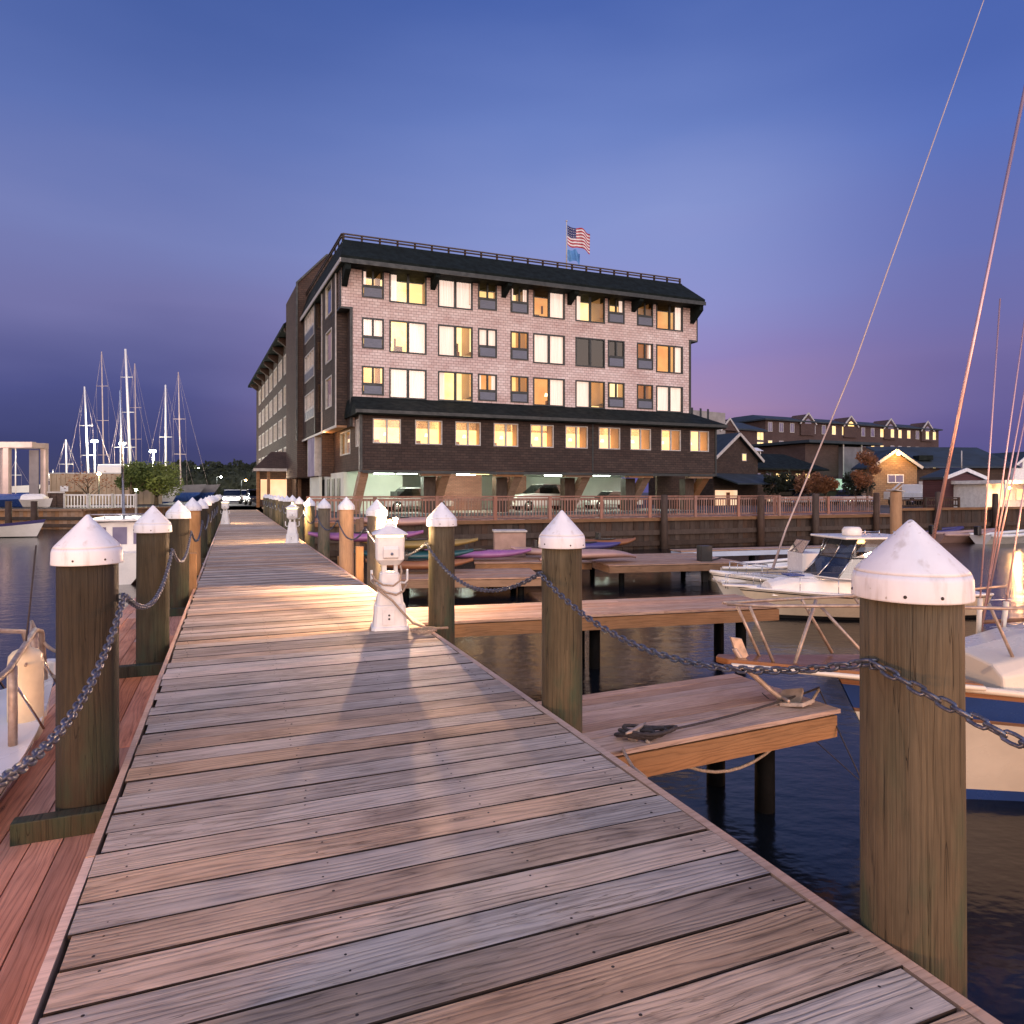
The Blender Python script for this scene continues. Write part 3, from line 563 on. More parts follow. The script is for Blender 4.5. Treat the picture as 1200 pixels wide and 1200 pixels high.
def cleat(parent_loc, rz, label):
    b = MB(); b.box((0, 0, .012), (.12, .06, .02), 'anchor'); b.tube([(-.03, 0, .02), (-.03, 0, .06)], .014, 'anchor'); b.tube([(.03, 0, .02), (.03, 0, .06)], .014, 'anchor')
    b.tube([(-.14, 0, .075), (-.06, 0, .068), (.06, 0, .068), (.14, 0, .075)], [.008, .016, .016, .008], 'anchor'); return b.build('cleat', None, label, 'cleat', loc=parent_loc, rz=rz)
ct = P(745, 868, 4.93); ct.z = -.247; cleat(ct, .9, 'metal cleat wrapped in line on the corner of the near finger dock')
ln = MB()
for i in range(3):
    ring = [(ct.x+math.cos(t)*(.13+.02*i)*1.1+.05*i, ct.y+math.sin(t)*(.06+.01*i), ct.z+.03+.02*i+.015*math.sin(2*t+i)) for t in [j*2*PI/16 for j in range(16)]]
    ln.tube(ring, .014, 'ropedark', 6, closed=True)
a, b = Vector((ct.x+.12, ct.y, ct.z+.04)), P(960, 806, 5.95)
def sagline(a, b, sag, n=14): return [a.lerp(b, i/n)-Vector((0, 0, sag*4*(i/n)*(1-i/n))) for i in range(n+1)]
ln.tube(sagline(a, b, .03), .009, 'ropedark', 6); ln.build('mooring_line', None, 'dark mooring line wound on the finger dock cleat and led to the yacht bow', 'rope')
ln = MB(); ln.tube([P(728, 873, 4.9), P(733, 885, 4.6), P(742, 900, 4.35), P(757, 912, 4.2)], .013, 'rope', 6); ln.tube(sagline(P(757, 868, 4.85), P(960, 808, 5.8), .42), .012, 'rope', 6)
ln.build('mooring_line', None, 'slack tan mooring line drooping in front of the near finger dock', 'rope')
hs = MB()
for i in range(5): hs.tube([dk(UL-.12-.02*i, left[2]+.35+i*.05, .02-.01*i), dk(UL-.14-.015*i, left[2]+.5+i*.05, .14), dk(UL-.16, left[2]+.62+i*.06, .05), dk(UL-.2, left[2]+.7+i*.05, -.3)], .014, 'hose', 6)
hs.build('hose', None, 'teal hose bundle hung over the left edge between the pilings', 'hose')
for (px, Y, zt, zb, w, lab) in ((421, 12.9, .50, -1.6, .14, 'short square post beside the orange-brown piling'), (399, 15.3, .1, -1.6, .12, 'pale guide post just behind the orange-brown piling'), (225.5, 10.9, .55, -1.6, .12, 'short reddish square post between pilings on the left')):
    b = MB(); b.b2(-w/2, w/2, -w/2, w/2, zb, zt, 'pileorange'); b.build('mooring_post', None, lab, 'post', 'short square mooring posts', loc=((px-CX)*Y/F, Y, 0), rz=A, bevel=.01)
# ---------------------------------------------------------------- the hotel
P0 = Vector((-9.04, 39.0, 0)); SK = lambda v: (v[0]-.0592*v[1], v[1], v[2])
def hx(px, y=0):                                 # facade coordinate that a photo column falls on, for the plane y behind the facade
    o = P0+E2*y; k = (px-CX)/F; return (o.y*k-o.x)/(E1.x-k*E1.y)
def hy(px, x=0): o = P0+E1*x; k = (px-CX)/F; return (o.y*k-o.x)/(E2.x-k*E2.y)
hotel = empty('hotel', P0, AB, 'long five-storey waterfront hotel with pale shingled front and dark roof standing on slanted timber props', 'hotel')
def wall(mb, o, d, L, z0, z1, ops, mat, depth=.14, n=None):
    # rectangular wall in the vertical plane through o along d, with openings (a0, a1, z0, z1) and their reveals
    ox, oy = o; dx, dy = d; nx, ny = n if n else (dy, -dx)
    xs = sorted(set([0, L]+[a for q in ops for a in q[:2]])); zs = sorted(set([z0, z1]+[a for q in ops for a in q[2:4]]))
    pt = lambda a, z, k=0: (ox+dx*a-nx*k, oy+dy*a-ny*k, z)
    for x0, x1 in zip(xs, xs[1:]):
        for a, b in zip(zs, zs[1:]):
            if a < z0 or b > z1: continue
            mx, mz = (x0+x1)/2, (a+b)/2
            if any(q[0] < mx < q[1] and q[2] < mz < q[3] for q in ops): continue
            mb.quad(pt(x0, a), pt(x1, a), pt(x1, b), pt(x0, b), mat)
    for q in ops:
        a0, a1, c0, c1 = q[:4]
        for p, r in (((a0, c0), (a0, c1)), ((a1, c1), (a1, c0)), ((a0, c1), (a1, c1)), ((a1, c0), (a0, c0))):
            mb.quad(pt(*p), pt(*r), pt(*r, depth), pt(*p, depth), mat)
def window(parent, xf, o, d, n, q, kind='full', look='room', cur=0, frame='trim', fw=.055, ext=.5, dep=None):
    # q = (a0, a1, z0, z1); local frame: a along the wall, k inward
    a0, a1, z0, z1 = q; ox, oy = o; dx, dy = d; nx, ny = n
    f = lambda v: xf((ox+dx*v[0]-nx*v[1], oy+dy*v[0]-ny*v[1], v[2]))
    w = MB(f); am = (a0+a1)/2; zs = z0
    w.b2(a0-.03, a0+fw, -.03, .09, z0-.03, z1+.03, frame); w.b2(a1-fw, a1+.03, -.03, .09, z0-.03, z1+.03, frame)
    w.b2(a0+fw, a1-fw, -.028, .09, z1-fw, z1+.03, frame); w.b2(a0+fw, a1-fw, -.028, .09, z0-.03, z0+fw, frame)
    if kind != 'single': w.b2(am-.07 if kind == 'full' else am-.05, am+.07 if kind == 'full' else am+.05, -.02, .085, z0+fw, z1-fw, frame)
    if kind == 'small':
        zs = z0+(z1-z0)*.42; w.b2(a0+fw, a1-fw, -.024, .088, zs-.16, zs, frame)
    wo = w.build('window', parent)
    if kind == 'small':
        g_ = MB(f); g_.b2(a0+.09, a1-.09, -.036, .05, z0+.05, zs-.17, 'ac')
        for i in range(7): zz = z0+.09+i*(zs-.2-z0-.06)/7; g_.b2(a0+.11, a1-.11, -.046, -.0365, zz, zz+.03, 'ac')
        g_.build('air_grille', wo)
    p = MB(f); p.quad((a0, .05, zs), (a1, .05, zs), (a1, .05, z1), (a0, .05, z1), 'glass' if look != 'roomdark' else 'glassdark'); p.build('pane', wo)
    A0, A1 = a0, a1; r = MB(f); D = dep or (1.5 if kind != 'single' else .8)
    r.quad((a0-ext, D, zs-.5), (a1+ext, D, zs-.5), (a1+ext, D, z1+.3), (a0-ext, D, z1+.3), look)
    r.quad((a0-ext, .16, zs-.5), (a0-ext, D, zs-.5), (a0-ext, D, z1+.3), (a0-ext, .16, z1+.3), 'roomside' if look != 'roomdark' else look)
    r.quad((a1+ext, .16, zs-.5), (a1+ext, D, zs-.5), (a1+ext, D, z1+.3), (a1+ext, .16, z1+.3), 'roomside' if look != 'roomdark' else look)
    if look != 'roomdark':
        r.quad((a0-ext, .16, z1+.3), (a1+ext, .16, z1+.3), (a1+ext, D, z1+.3), (a0-ext, D, z1+.3), look); r.quad((a0-ext, .16, zs-.45), (a1+ext, .16, zs-.45), (a1+ext, D, zs-.45), (a0-ext, D, zs-.45), 'roomside')
        if kind == 'full' and cur < 3:
            fx = R.uniform(a0+.2, a1-.5); r.b2(fx, fx+R.uniform(.3, .5), D-.5, D-.05, zs-.4, zs+R.uniform(.25, .7), 'furn'); fx = R.uniform(a0+.1, a1-.3); r.b2(fx, fx+.1, D-.12, D-.02, zs+.6, zs+1.1, 'furn')
            r.lathe([(.12, 0), (.07, .2)], 'lampshade', (R.uniform(a0+.3, a1-.3), D-.35, zs+.75), 8)
        elif kind == 'row2':
            r.b2(a0+.15, a0+.6, D-.5, D-.05, zs-.4, zs+.25, 'roomside'); r.lathe([(.12, 0), (.08, .18)], 'lampshade', (a1-.5, D-.3, zs+.5), 8)
    r.build('room', wo)
    def curt(c0, c1):
        c = MB(f); k = max(4, int((c1-c0)/.045)); vs = []
        for i in range(k+1):
            a = c0+(c1-c0)*i/k; y = .22+.028*math.sin(i*1.9)+.012*math.sin(i*.7); vs += [(a, y, zs-.05), (a, y, z1+.02)]
        c.add(vs, [(2*i, 2*i+2, 2*i+3, 2*i+1) for i in range(k)], 'curtain', True); c.build('curtain', wo)
    if cur & 1: curt(a0, am)
    if cur & 2: curt(am, a1)
    if cur & 4: curt(a0, a0+(am-a0)*.42)
    if cur & 8: curt(a1-(a1-am)*.42, a1)
    return wo
cols = [(424, 450, 's'), (456, 500, 'f'), (513, 554, 'f'), (560, 582.5, 's'), (598, 619.5, 's'), (624.5, 662, 'f'), (674, 709, 'f'), (712, 732, 's'), (746, 765.5, 's'), (768.5, 800.5, 'f')]
rows = [(12.42, 14.22), (9.55, 11.36), (6.92, 8.62)]
looks = [[('room', 4), ('room3', 4), ('room', 3), ('room', 0), ('room3', 12), ('room2', 2), ('room3', 4), ('room', 8), ('room', 0), ('room2', 8)],
         [('room3', 3), ('room3', 2), ('room3', 1), ('room3', 3), ('room', 0), ('room', 3), ('roomdark', 0), ('roomdark', 0), ('room2', 8), ('room2', 8)],
         [('room', 0), ('room', 3), ('room3', 4), ('room2', 12), ('room', 0), ('room2', 2), ('room', 1), ('room3', 0), ('room2', 0), ('room3', 3)]]
WR = hx(808.5); ops = []; wins = []
for c, (p0, p1, k) in enumerate(cols):
    for r_, (z0, z1) in enumerate(rows):
        q = (hx(p0+.7), hx(p1-.7), z0+(.12 if k == 's' else 0), z1); ops.append(q); wins.append((q, k, looks[r_][c]))
fr = MB(SK); wall(fr, (0, 0), (1, 0), WR, 5.2, 14.6, ops, 'shpink', n=(0, -1))
# the top storey runs a little past both ends
fr.b2(-.52, -.002, .01, 3.2, 11.9, 14.6, 'shpink'); fr.b2(WR+.002, WR+.55, .01, 3.2, 11.9, 14.6, 'shpink')
fr.build('front_wall', hotel)
tr = MB(SK)
tr.b2(-.06, .10, -.05, -.005, 5.2, 11.9, 'trim'); tr.b2(-.60, -.002, -.03, 3.2, 11.78, 11.895, 'trim'); tr.b2(-.58, -.525, -.03, .06, 11.9, 14.2, 'trim'); tr.build('corner_trim', hotel); tr = MB(SK)
tr.b2(WR-.08, WR+.06, -.05, -.005, 5.2, 11.9, 'trim'); tr.b2(WR+.002, WR+.62, -.03, 3.2, 11.78, 11.895, 'trim'); tr.b2(WR+.555, WR+.62, -.03, .06, 11.9, 14.2, 'trim'); tr.build('corner_trim', hotel)
for q, k, (lk, cu) in wins: window(hotel, SK, (0, 0), (1, 0), (0, -1), q, 'small' if k == 's' else 'full', lk, cu)
# mansard roof with its eave, brackets and roof rail
def loft(mb, secs, mat, close=True):
    k = len(secs[0]); vs = [p for s_ in secs for p in s_]; fs = [(i*k+j, i*k+(j+1) % k, (i+1)*k+(j+1) % k, (i+1)*k+j) for i in range(len(secs)-1) for j in range(k if close else k-1)]
    if close: fs += [tuple(range(k-1, -1, -1)), tuple((len(secs)-1)*k+j for j in range(k))]
    mb.add(vs, fs, mat)
XL, XR, BY = -.55, WR+.55, 13.6
def ring(x0, x1, y0, y1, z): return [(x0, y0, z), (x1, y0, z), (x1, y1, z), (x0, y1, z)]
rf = MB(SK); loft(rf, [ring(XL-.2, XR-.15, -1.0, BY, 14.05), ring(XL-.2, XR-.15, -1.05, BY, 14.42), ring(XL+.25, XR-.75, .55, BY, 15.78), ring(XL+.25, XR-.75, .6, BY, 15.86)], 'roofdark'); roof = rf.build('roof', hotel)
ev = MB(SK); ev.b2(XL-.23, XR-.12, -1.10, -1.055, 14.02, 14.26, 'trim'); ev.b2(XL-.26, XL-.205, -1.1, BY, 14.02, 14.26, 'trimlight'); ev.build('eave_board', roof)
for p in (507, 590, 667, 742):
    x = hx(p); b = MB(SK); b.slab([(x-.14, -.004, 13.35), (x-.14, -.95, 13.85), (x-.14, -.95, 14.045), (x-.14, -.004, 14.045)], (.28, 0, 0), 'roofdark'); b.build('eave_bracket', hotel)
for x in (-.5, WR+.02): b = MB(SK); b.slab([(x, -.004, 13.0), (x, -.97, 13.7), (x, -.97, 14.045), (x, -.004, 14.045)], (.3, 0, 0), 'roofdark'); b.build('eave_bracket', hotel)
rl = MB(SK); x0, x1 = XL+.3, XR-.8; k = 23
for zz in (16.0, 16.16): rl.b2(x0, x1, .62, .70, zz, zz+.07, 'darkwood')
for i in range(k): x = x0+(x1-x0)*i/(k-1); rl.b2(x-.05, x+.05, .70, .80, 15.85, 16.26, 'darkwood')
rl.b2(x0-.15, x0-.07, .7, BY, 16.0, 16.07, 'darkwood'); rl.b2(x0-.15, x0-.07, .7, BY, 16.16, 16.23, 'darkwood')
for i in range(12): y = .8+i*1.1; rl.b2(x0-.07, x0, y, y+.1, 15.85, 16.26, 'darkwood')
rl.build('roof_rail', roof)
# body behind (right end, back) so the block is solid from other sides
bd = MB(SK); bd.b2(WR-.25, WR-.002, .3, BY, 5.2, 14.04, 'shdark'); bd.b2(.3, WR-.25, BY-.3, BY, .3, 14.04, 'shdark'); bd.b2(.3, WR-.3, 1.8, BY-.4, 6.0, 6.2, 'shdark')
bd.b2(.3, WR-.3, 1.75, 1.95, 5.2, 14.0, 'shdark'); bd.build('body', hotel)
# dark side of the front block: plain strip, projecting bays, tall window stacks
sd_ = MB(SK); sops = []
def srow(y0, y1, zz): return [(y0, y1, a, b) for a, b in zz]
wall(sd_, (0, 0), (0, 1), 4.0, 5.2, 11.9, [], 'shdark', n=(-1, 0)); wall(sd_, (-.52, 0), (0, 1), 4.0, 11.9, 14.04, [], 'shdark', n=(-1, 0))
nz_ = [(12.15, 14.0), (9.35, 11.2), (6.6, 8.4)]
o1 = srow(1.35, 3.25, nz_); wall(sd_, (-.60, 1.05), (0, 1), 4.55, 5.35, 14.04, o1, 'shdark', n=(-1, 0)); sd_.quad((-.6, 1.05, 5.35), (.0, 1.05, 5.35), (0, 1.05, 14.04), (-.6, 1.05, 14.04), 'shdark')
wall(sd_, (0, 5.6), (0, 1), 2.6, 5.35, 14.04, [], 'shdark', n=(-1, 0)); o2 = srow(.5, 4.4, nz_); wall(sd_, (-.60, 8.15), (0, 1), 5.45, 5.35, 14.9, o2, 'shdark', n=(-1, 0)); sd_.quad((-.6, 8.15, 5.35), (.0, 8.15, 5.35), (0, 8.15, 14.9), (-.6, 8.15, 14.9), 'shdark')
sd_.quad((-.6, 5.6, 5.35), (.0, 5.6, 5.35), (0, 5.6, 14.04), (-.6, 5.6, 14.04), 'shdark')
sd_.b2(-.6, .0, 1.06, 5.6, 5.22, 5.345, 'timber'); sd_.b2(-.6, .0, 8.15, 13.6, 5.22, 5.345, 'timber')
sd_.build('side_wall', hotel)
t2 = MB(SK); t2.b2(-.66, -.602, .98, 1.10, 5.2, 14.0, 'trimlight'); t2.b2(-.66, -.602, 5.5, 5.62, 5.2, 14.0, 'trimlight'); t2.b2(-.66, -.602, 8.1, 8.22, 5.2, 14.8, 'trim'); t2.b2(-.68, -.603, 1.12, 13.6, 5.20, 5.34, 'trimlight'); t2.build('side_trim', hotel)
for q in o1: window(hotel, SK, (-.60, 1.05), (0, 1), (-1, 0), q, 'single', 'room3', 0, 'trimlight')
for q in o2:
    for i in range(2): a = q[0]+(q[1]-q[0])*i/2; window(hotel, SK, (-.60, 8.15), (0, 1), (-1, 0), (a+.0, a+(q[1]-q[0])/2, q[2], q[3]), 'small', 'room3', 3, 'trimlight')
# rear stair tower with chamfered shoulder
tw = MB(SK); prof = [(-1.0, 2.6), (-1.0, 16.85), (1.1, 19.1), (9, 19.1), (9, 2.6)]
tw.slab([(x, 13.64, z) for x, z in prof], (0, 6.3, 0), 'shmid'); tw.build('tower', hotel)
tt = MB(SK); tt.bar((-1.03, 13.58, 5.3), (-1.03, 13.58, 16.85), .12, .12, 'trim'); tt.bar((-1.05, 13.58, 16.85), (1.1, 13.58, 19.16), .14, .12, 'trim'); tt.bar((1.1, 13.58, 19.16), (9, 13.58, 19.16), .14, .12, 'trim'); tt.build('tower_trim', hotel)
# long rear wing, seen edge-on
WY0, WY1 = 19.95, 56.0; wg = MB(SK); wops = []; ww = []; wz = [(12.3, 14.0), (9.5, 11.2), (6.7, 8.4), (3.9, 5.6)]
y = 1.2
while y < WY1-WY0-3.4:
    for zz in wz:
        wops.append((y, y+2.6, *zz)); ww.append((y, y+2.6, *zz))
    y += 4.1
wall(wg, (-.2, WY0), (0, 1), WY1-WY0, .3, 15.0, wops, 'shdark', n=(-1, 0)); wg.b2(-.19, 12, WY1-.2, WY1, .3, 15.6, 'shdark'); wg.quad((-.2, WY0, .3), (9, WY0, .3), (9, WY0, 15.0), (-.2, WY0, 15.0), 'shmid'); wg.build('rear_wing', hotel)
for q in ww: window(hotel, SK, (-.2, WY0), (0, 1), (-1, 0), q, 'full', R.choice(['room', 'room3', 'room3']), R.choice([1, 2, 3, 3]), 'trimlight', .09)
wr = MB(SK); loft(wr, [ring(-1.2, 9, WY0+.02, WY1+.3, 15.0), ring(-1.2, 9, WY0+.02, WY1+.3, 15.25), ring(.6, 9, WY0+.02, WY1+.3, 16.6), ring(1.5, 9, WY0+.02, WY1+.3, 16.65)], 'roofdark'); wr_ = wr.build('wing_roof', hotel)
y = WY0+.3
while y < WY1: b = MB(SK); b.slab([(-.205, y, 14.1), (-1.1, y, 14.75), (-1.1, y, 14.995), (-.205, y, 14.995)], (0, .35, 0), 'shmid'); b.build('wing_bracket', hotel); y += 4.1
# second floor: dark shingled box pushed out over the props
Y1 = -1.5; L2x, R2x = hx(422.5, Y1), hx(838.5, Y1); c2 = [(437.5, 469), (487, 517.5), (534, 562.5), (579, 606.5), (622, 648), (663, 688), (702, 726), (739, 762), (775, 797), (809, 830)]
o3 = [(hx(a, Y1)-L2x, hx(b, Y1)-L2x, 4.22, 5.52) for a, b in c2]
lo = MB(SK); wall(lo, (L2x, Y1), (1, 0), R2x-L2x, 2.75, 5.8, o3, 'shdark', n=(0, -1))
o4 = [(.25, 1.05, 4.05, 5.5), (2.6, 5.4, 3.75, 5.1)]; wall(lo, (L2x, Y1), (0, 1), 7.5, 2.75, 6.2, o4, 'shmid', n=(-1, 0)); lo.quad((R2x, Y1, 2.75), (R2x, 6, 2.75), (R2x, 6, 5.8), (R2x, Y1, 5.8), 'shdark')
lo.b2(L2x-.75, L2x-.01, 6.0, 6.2, 2.5, 5.2, 'shmid'); lo.b2(L2x+.01, R2x-.01, Y1+1.7, Y1+1.85, 2.75, 5.8, 'shdark')
lo.quad((L2x, Y1, 2.75), (R2x, Y1, 2.75), (R2x, 12, 2.75), (L2x, 12, 2.75), 'timber'); lo.build('lower_wall', hotel)
for q in o3: window(hotel, SK, (L2x, Y1), (1, 0), (0, -1), q, 'row2', 'room4', 0, 'trimlight', .03)
for q in o4: window(hotel, SK, (L2x, Y1), (0, 1), (-1, 0), q, 'full', 'room3', 0, 'trimlight', .05, .1, .65)
tm = MB(SK); tm.b2(L2x-.07, L2x+.09, Y1-.05, Y1-.004, 2.6, 5.8, 'trim'); tm.b2(L2x-.07, L2x-.004, Y1, Y1+.12, 2.6, 5.8, 'trimlight'); xm = hx(694.5, Y1); tm.b2(xm-.04, xm+.04, Y1-.03, Y1-.003, 2.75, 5.75, 'trim')
tm.b2(R2x-.06, R2x+.06, Y1-.05, Y1-.004, 2.6, 5.8, 'trim'); tm.b2(L2x+.1, R2x-.07, Y1-.06, Y1-.004, 2.55, 2.72, 'trim'); tm.build('lower_trim', hotel)
cn = MB(SK); yo = Y1-.5; loft(cn, [ring(L2x-.35, R2x+.45, yo, 6, 5.72), ring(L2x-.35, R2x+.45, yo-.02, 6, 5.98), ring(.02, WR+.15, -.02, 4.5, 6.86), ring(.02, WR+.15, -.01, 4.5, 6.9)], 'roofdark'); cn.build('canopy_roof', hotel)
gt = MB(SK); gt.b2(L2x-.38, R2x+.48, yo-.09, yo-.025, 5.78, 5.96, 'trim'); gt.build('gutter', hotel)
for p in (520, 606, 687, 759, 829):
    x = hx(p, Y1); b = MB(SK); b.slab([(x, Y1+.1, 2.74), (x, Y1+.75, 2.74), (x, Y1+3.0, LZ), (x, Y1+2.35, LZ)], (.5, 0, 0), 'timber'); b.build('prop', hotel)
    b = MB(SK); b.b2(x-.75, x-.05, Y1+1.3, Y1+1.9, LZ, 2.42, 'darkwood'); b.build('column', hotel); b = MB(SK); b.b2(x-1.3, x+.45, Y1+.05, Y1+.6, 2.43, 2.74, 'timber'); b.build('beam', hotel)
b = MB(SK); b.slab([(L2x+.05, Y1+.05, 2.74), (L2x+.05, Y1+.7, 2.74), (L2x-.3, Y1+1.6, LZ), (L2x-.3, Y1+1.0, LZ)], (.45, 0, 0), 'timber'); b.build('prop', hotel)
# open garage under the block
gg = MB(SK); GB = 9.0; gg.quad((.3, GB, LZ), (WR+.5, GB, LZ), (WR+.5, GB, 2.7), (.3, GB, 2.7), 'garage'); xa = hx(560, 0); xb = hx(600, 0)
gg.b2(hx(520, 3), hx(575, 3), 4.5, 4.7, LZ, 2.7, 'garagebrick'); gg.b2(hx(612, 3), hx(640, 3), 6.0, 6.2, LZ, 2.7, 'garagebrick'); gg.b2(hx(770, 3), hx(815, 3), 3.0, 3.2, LZ, 2.7, 'shmid'); gg.b2(hx(425, 0)+.1, hx(500, 0), 5.0, 5.2, LZ, 2.7, 'garage')
gg.b2(.0, .2, 2.0, GB, LZ, 2.7, 'garage'); gg.b2(-.35, -.2, 8, 12, LZ, 2.55, 'garage')
gg.quad((.2, -1.4, LZ+.004), (WR+.5, -1.4, LZ+.004), (WR+.5, GB, LZ+.004), (.2, GB, LZ+.004), 'concrete')
gg.quad((.2, -1.4, 2.70), (WR+.5, -1.4, 2.70), (WR+.5, GB, 2.70), (.2, GB, 2.70), 'garage'); gg.build('garage', hotel)
for i, (p, yy) in enumerate(((450, 2.2), (477, 1.6), (546, 2.4), (562, .9), (600, 1.0), (648, 3.0), (705, 2.0), (742, 3.0))):
    x = hx(p, yy); t = MB(SK); t.b2(x-.6, x+.6, yy-.08, yy+.08, 2.60, 2.69, 'tube' if i not in (3,) else 'lens'); t.build('ceiling_lamp', hotel)
    lamp(Vector((x-.059*yy, yy, 2.45)), 150 if i != 3 else 90, (.86, 1, .82) if i != 3 else (1, .55, .25), .3, hotel)
for y in (2.9, 4.6, 6.2, 8.2): dr = MB(SK); dr.b2(-.04, -.006, y, y+.9, LZ, 2.35, 'trim'); dr.build('garage_door', hotel)
# glazed stair window and lit soffit on the side
sw = MB(SK); sw.b2(-.62, -.02, 8.3, 8.4, 2.6, 5.2, 'trimlight'); sw.b2(-.62, -.02, 11.2, 11.3, 2.6, 5.2, 'trimlight'); sw.quad((-.6, 8.4, 2.6), (-.6, 11.2, 2.6), (-.6, 11.2, 5.2), (-.6, 8.4, 5.2), 'dimwin'); sw.b2(-.55, -.5, 9.2, 9.9, 2.9, 5.0, 'litwin'); sw.build('stair_window', hotel)
lamp(Vector((-1.0, 4.6, 5.0)), 70, (1, .5, .2), .1, hotel)
# roof flag
fp = hx(664, 3); fl = MB(); fl.tube([(0, 0, 0), (0, 0, 4.0)], [.05, .03], 'trimlight', 8); fl.sphere((0, 0, 4.05), .07, 'trimlight', 6)
o = P0+E1*fp+E2*3; flag = empty('flagpole', (o.x, o.y, 15.9), AB*.2, 'tall flagpole on the hotel roof near the centre', 'flagpole'); fl.build('pole', flag)
def flagmesh(W, H, z0, mats, nm, lab, stripes, loc):
    b = MB(); nx_, nz__ = 26, 13
    for i in range(nx_):
        for j in range(nz__):
            def pt(i, j): x = i/nx_*W; return (x+.06, .10*math.sin(i*.55+j*.12)*(.3+i/nx_), z0+H*j/nz__-x*.32-.10*math.sin(i*.3))
            canton = i < 10 and j >= 6 and stripes; m_ = mats[2] if canton else (mats[0] if j % 2 == 0 else mats[1]) if stripes else mats[0]
            b.add([pt(i, j), pt(i+1, j), pt(i+1, j+1), pt(i, j+1)], [(0, 1, 2, 3)], m_)
    if stripes:
        for a in range(5):
            for c in range(4):
                i = 1+a*1.9; j = 7+c*1.6; x = i/nx_*W; y = .10*math.sin(i*.55+j*.12)*(.3+i/nx_)-.012; z = z0+H*j/nz__-x*.32-.10*math.sin(i*.3)
                b.add([(x+.06+.035*math.cos(t)*(1 if k % 2 else .4), y, z+.035*math.sin(t)*(1 if k % 2 else .4)) for k in range(10) for t in [k*PI/5+PI/2+PI/5]], [tuple(range(10))], 'white')
    return b.build(nm, None, lab, 'flag', loc=loc, rz=AB*.2)
M['flagred'] = simple('flag_red', (.35, .03, .05), .8, .1); M['flagwhite'] = simple('flag_white', (.7, .68, .7), .8, .1); M['flagblue'] = simple('flag_blue', (.02, .03, .13), .8, .1); M['flagsky'] = simple('flag_light_blue', (.10, .28, .60), .8, .3, 1)
flagmesh(1.55, 1.35, 2.45, ('flagred', 'flagwhite', 'flagblue'), 'flag', 'red and white striped flag with starred blue canton', True, (o.x, o.y, 15.9))
flagmesh(.85, .75, 1.45, ('flagsky',), 'flag', 'small light blue flag flying below the striped one', False, (o.x, o.y, 15.9))
# entrance pavilion at the far left corner
pv = empty('entrance_pavilion', P(333, 585, 58).to_2d().to_3d(), AB, 'small brown hip-roofed entrance pavilion against the hotel wing at the boardwalk end', 'pavilion')
b = MB(); Wp = 3.0; loft(b, [ring(-2.4, 2.3, -2, 4, 3.25), ring(-2.4, 2.3, -2, 4, 3.45), ring(-1.0, 2.3, 0.6, 2.2, 4.9)], 'shmid'); b.build('roof', pv)
b = MB(); b.b2(-2.45, 2.35, -2.06, -2.005, 3.2, 3.42, 'trimlight'); b.build('gutter', pv)
b = MB(); b.b2(-1.9, 1.9, 1.5, 1.7, LZ, 3.24, 'shmid'); b.build('back_wall', pv); b = MB(); b.b2(-1.8, .3, 1.40, 1.49, .9, 2.6, 'litwall'); b.build('lit_sign_board', pv)
for x in (-2.1, -1.3, 1.1, 2.0): b = MB(); b.b2(x-.12, x+.12, -1.8, -1.56, LZ, 3.24, 'timber'); b.build('column', pv)
lamp(Vector((-.4, -.6, 2.9)), 160, (1, .72, .5), .1, pv)
# promenade in front: boards, railing, tall guide piles
pm = MB(); t = -12.4
while t < 18.0: p0_ = bk(t, .05, .33); p1_ = bk(t, 4.5, .33); pm.bar(p0_, p1_, .19, .05, 'redrail'); t += .2
pm.build('promenade', kind='structure')
def railing(t0, t1, zb, label, off_=.12, gap=.14, post=2.5, mat='redrail', fascia=True, z1=1.02):
    o = bk(t0, off_, 0); r = empty('railing', o, AB, label, 'railing', 'railings along the harbour edge'); L = t1-t0
    b = MB(); b.b2(0, L, -.07, .07, zb+z1-.06, zb+z1, mat); b.b2(.0, L, -.03, .03, zb+z1-.2, zb+z1-.1, mat); b.b2(0, L, -.03, .03, zb+.08, zb+.17, mat); b.build('rails', r)
    b = MB(); x = gap
    while x < L: b.b2(x-.02, x+.02, -.055, -.031, zb+.10, zb+z1-.11, mat); x += gap
    b.build('balusters', r)
    k = max(2, int(L/post)+1)
    for i in range(k): x = L*i/(k-1); b = MB(); b.b2(x-.07, x+.07, -.13, -.056, zb-.55, zb+z1+.0, mat); b.build('post', r)
    if fascia: b = MB(); b.b2(0, L, -.10, -.06, zb-.45, zb-.02, mat); b.build('fascia', r)
    return r
railing(-12.5, 10.4, .33, 'long reddish wooden railing below the hotel front'); railing(10.7, 18.0, .33, 'darker wooden railing on the right end of the promenade', .8, z1=.95)
railing(18.6, 24, .62, 'low thin rail beside the barn yard', .5, .2, 2.0, 'darkwood', False, .6)
for i, (t, zt, r_) in enumerate(((3.3, 1.35, .16), (8.9, 1.30, .17), (12.4, 1.4, .17), (16.6, 1.45, .16), (21.3, 1.5, .17), (26.0, 1.4, .16))):
    b = MB(); b.cyl = (0, 0, r_); b.lathe([(r_, -2.4), (r_*.97, zt), (r_*.6, zt+.04)], 'darkwood', n=16); p = bk(t, -.35, 0)
    b.build('guide_pile', None, f'{ordn[i]} bare dark guide pile from the left along the promenade wall', 'piling', 'bare guide piles along the sea wall', loc=p)
tp = P(1050, 620, 21); b = MB(); b.cyl = (0, 0, .16); b.lathe([(.17, -2.6), (.16, EYE-.02), (.15, EYE+.02)], 'pileorange', n=20); b.build('guide_pile', None, 'tall yellowish bare pile rising behind the nearest right cap', 'piling', loc=(tp.x, tp.y, 0))
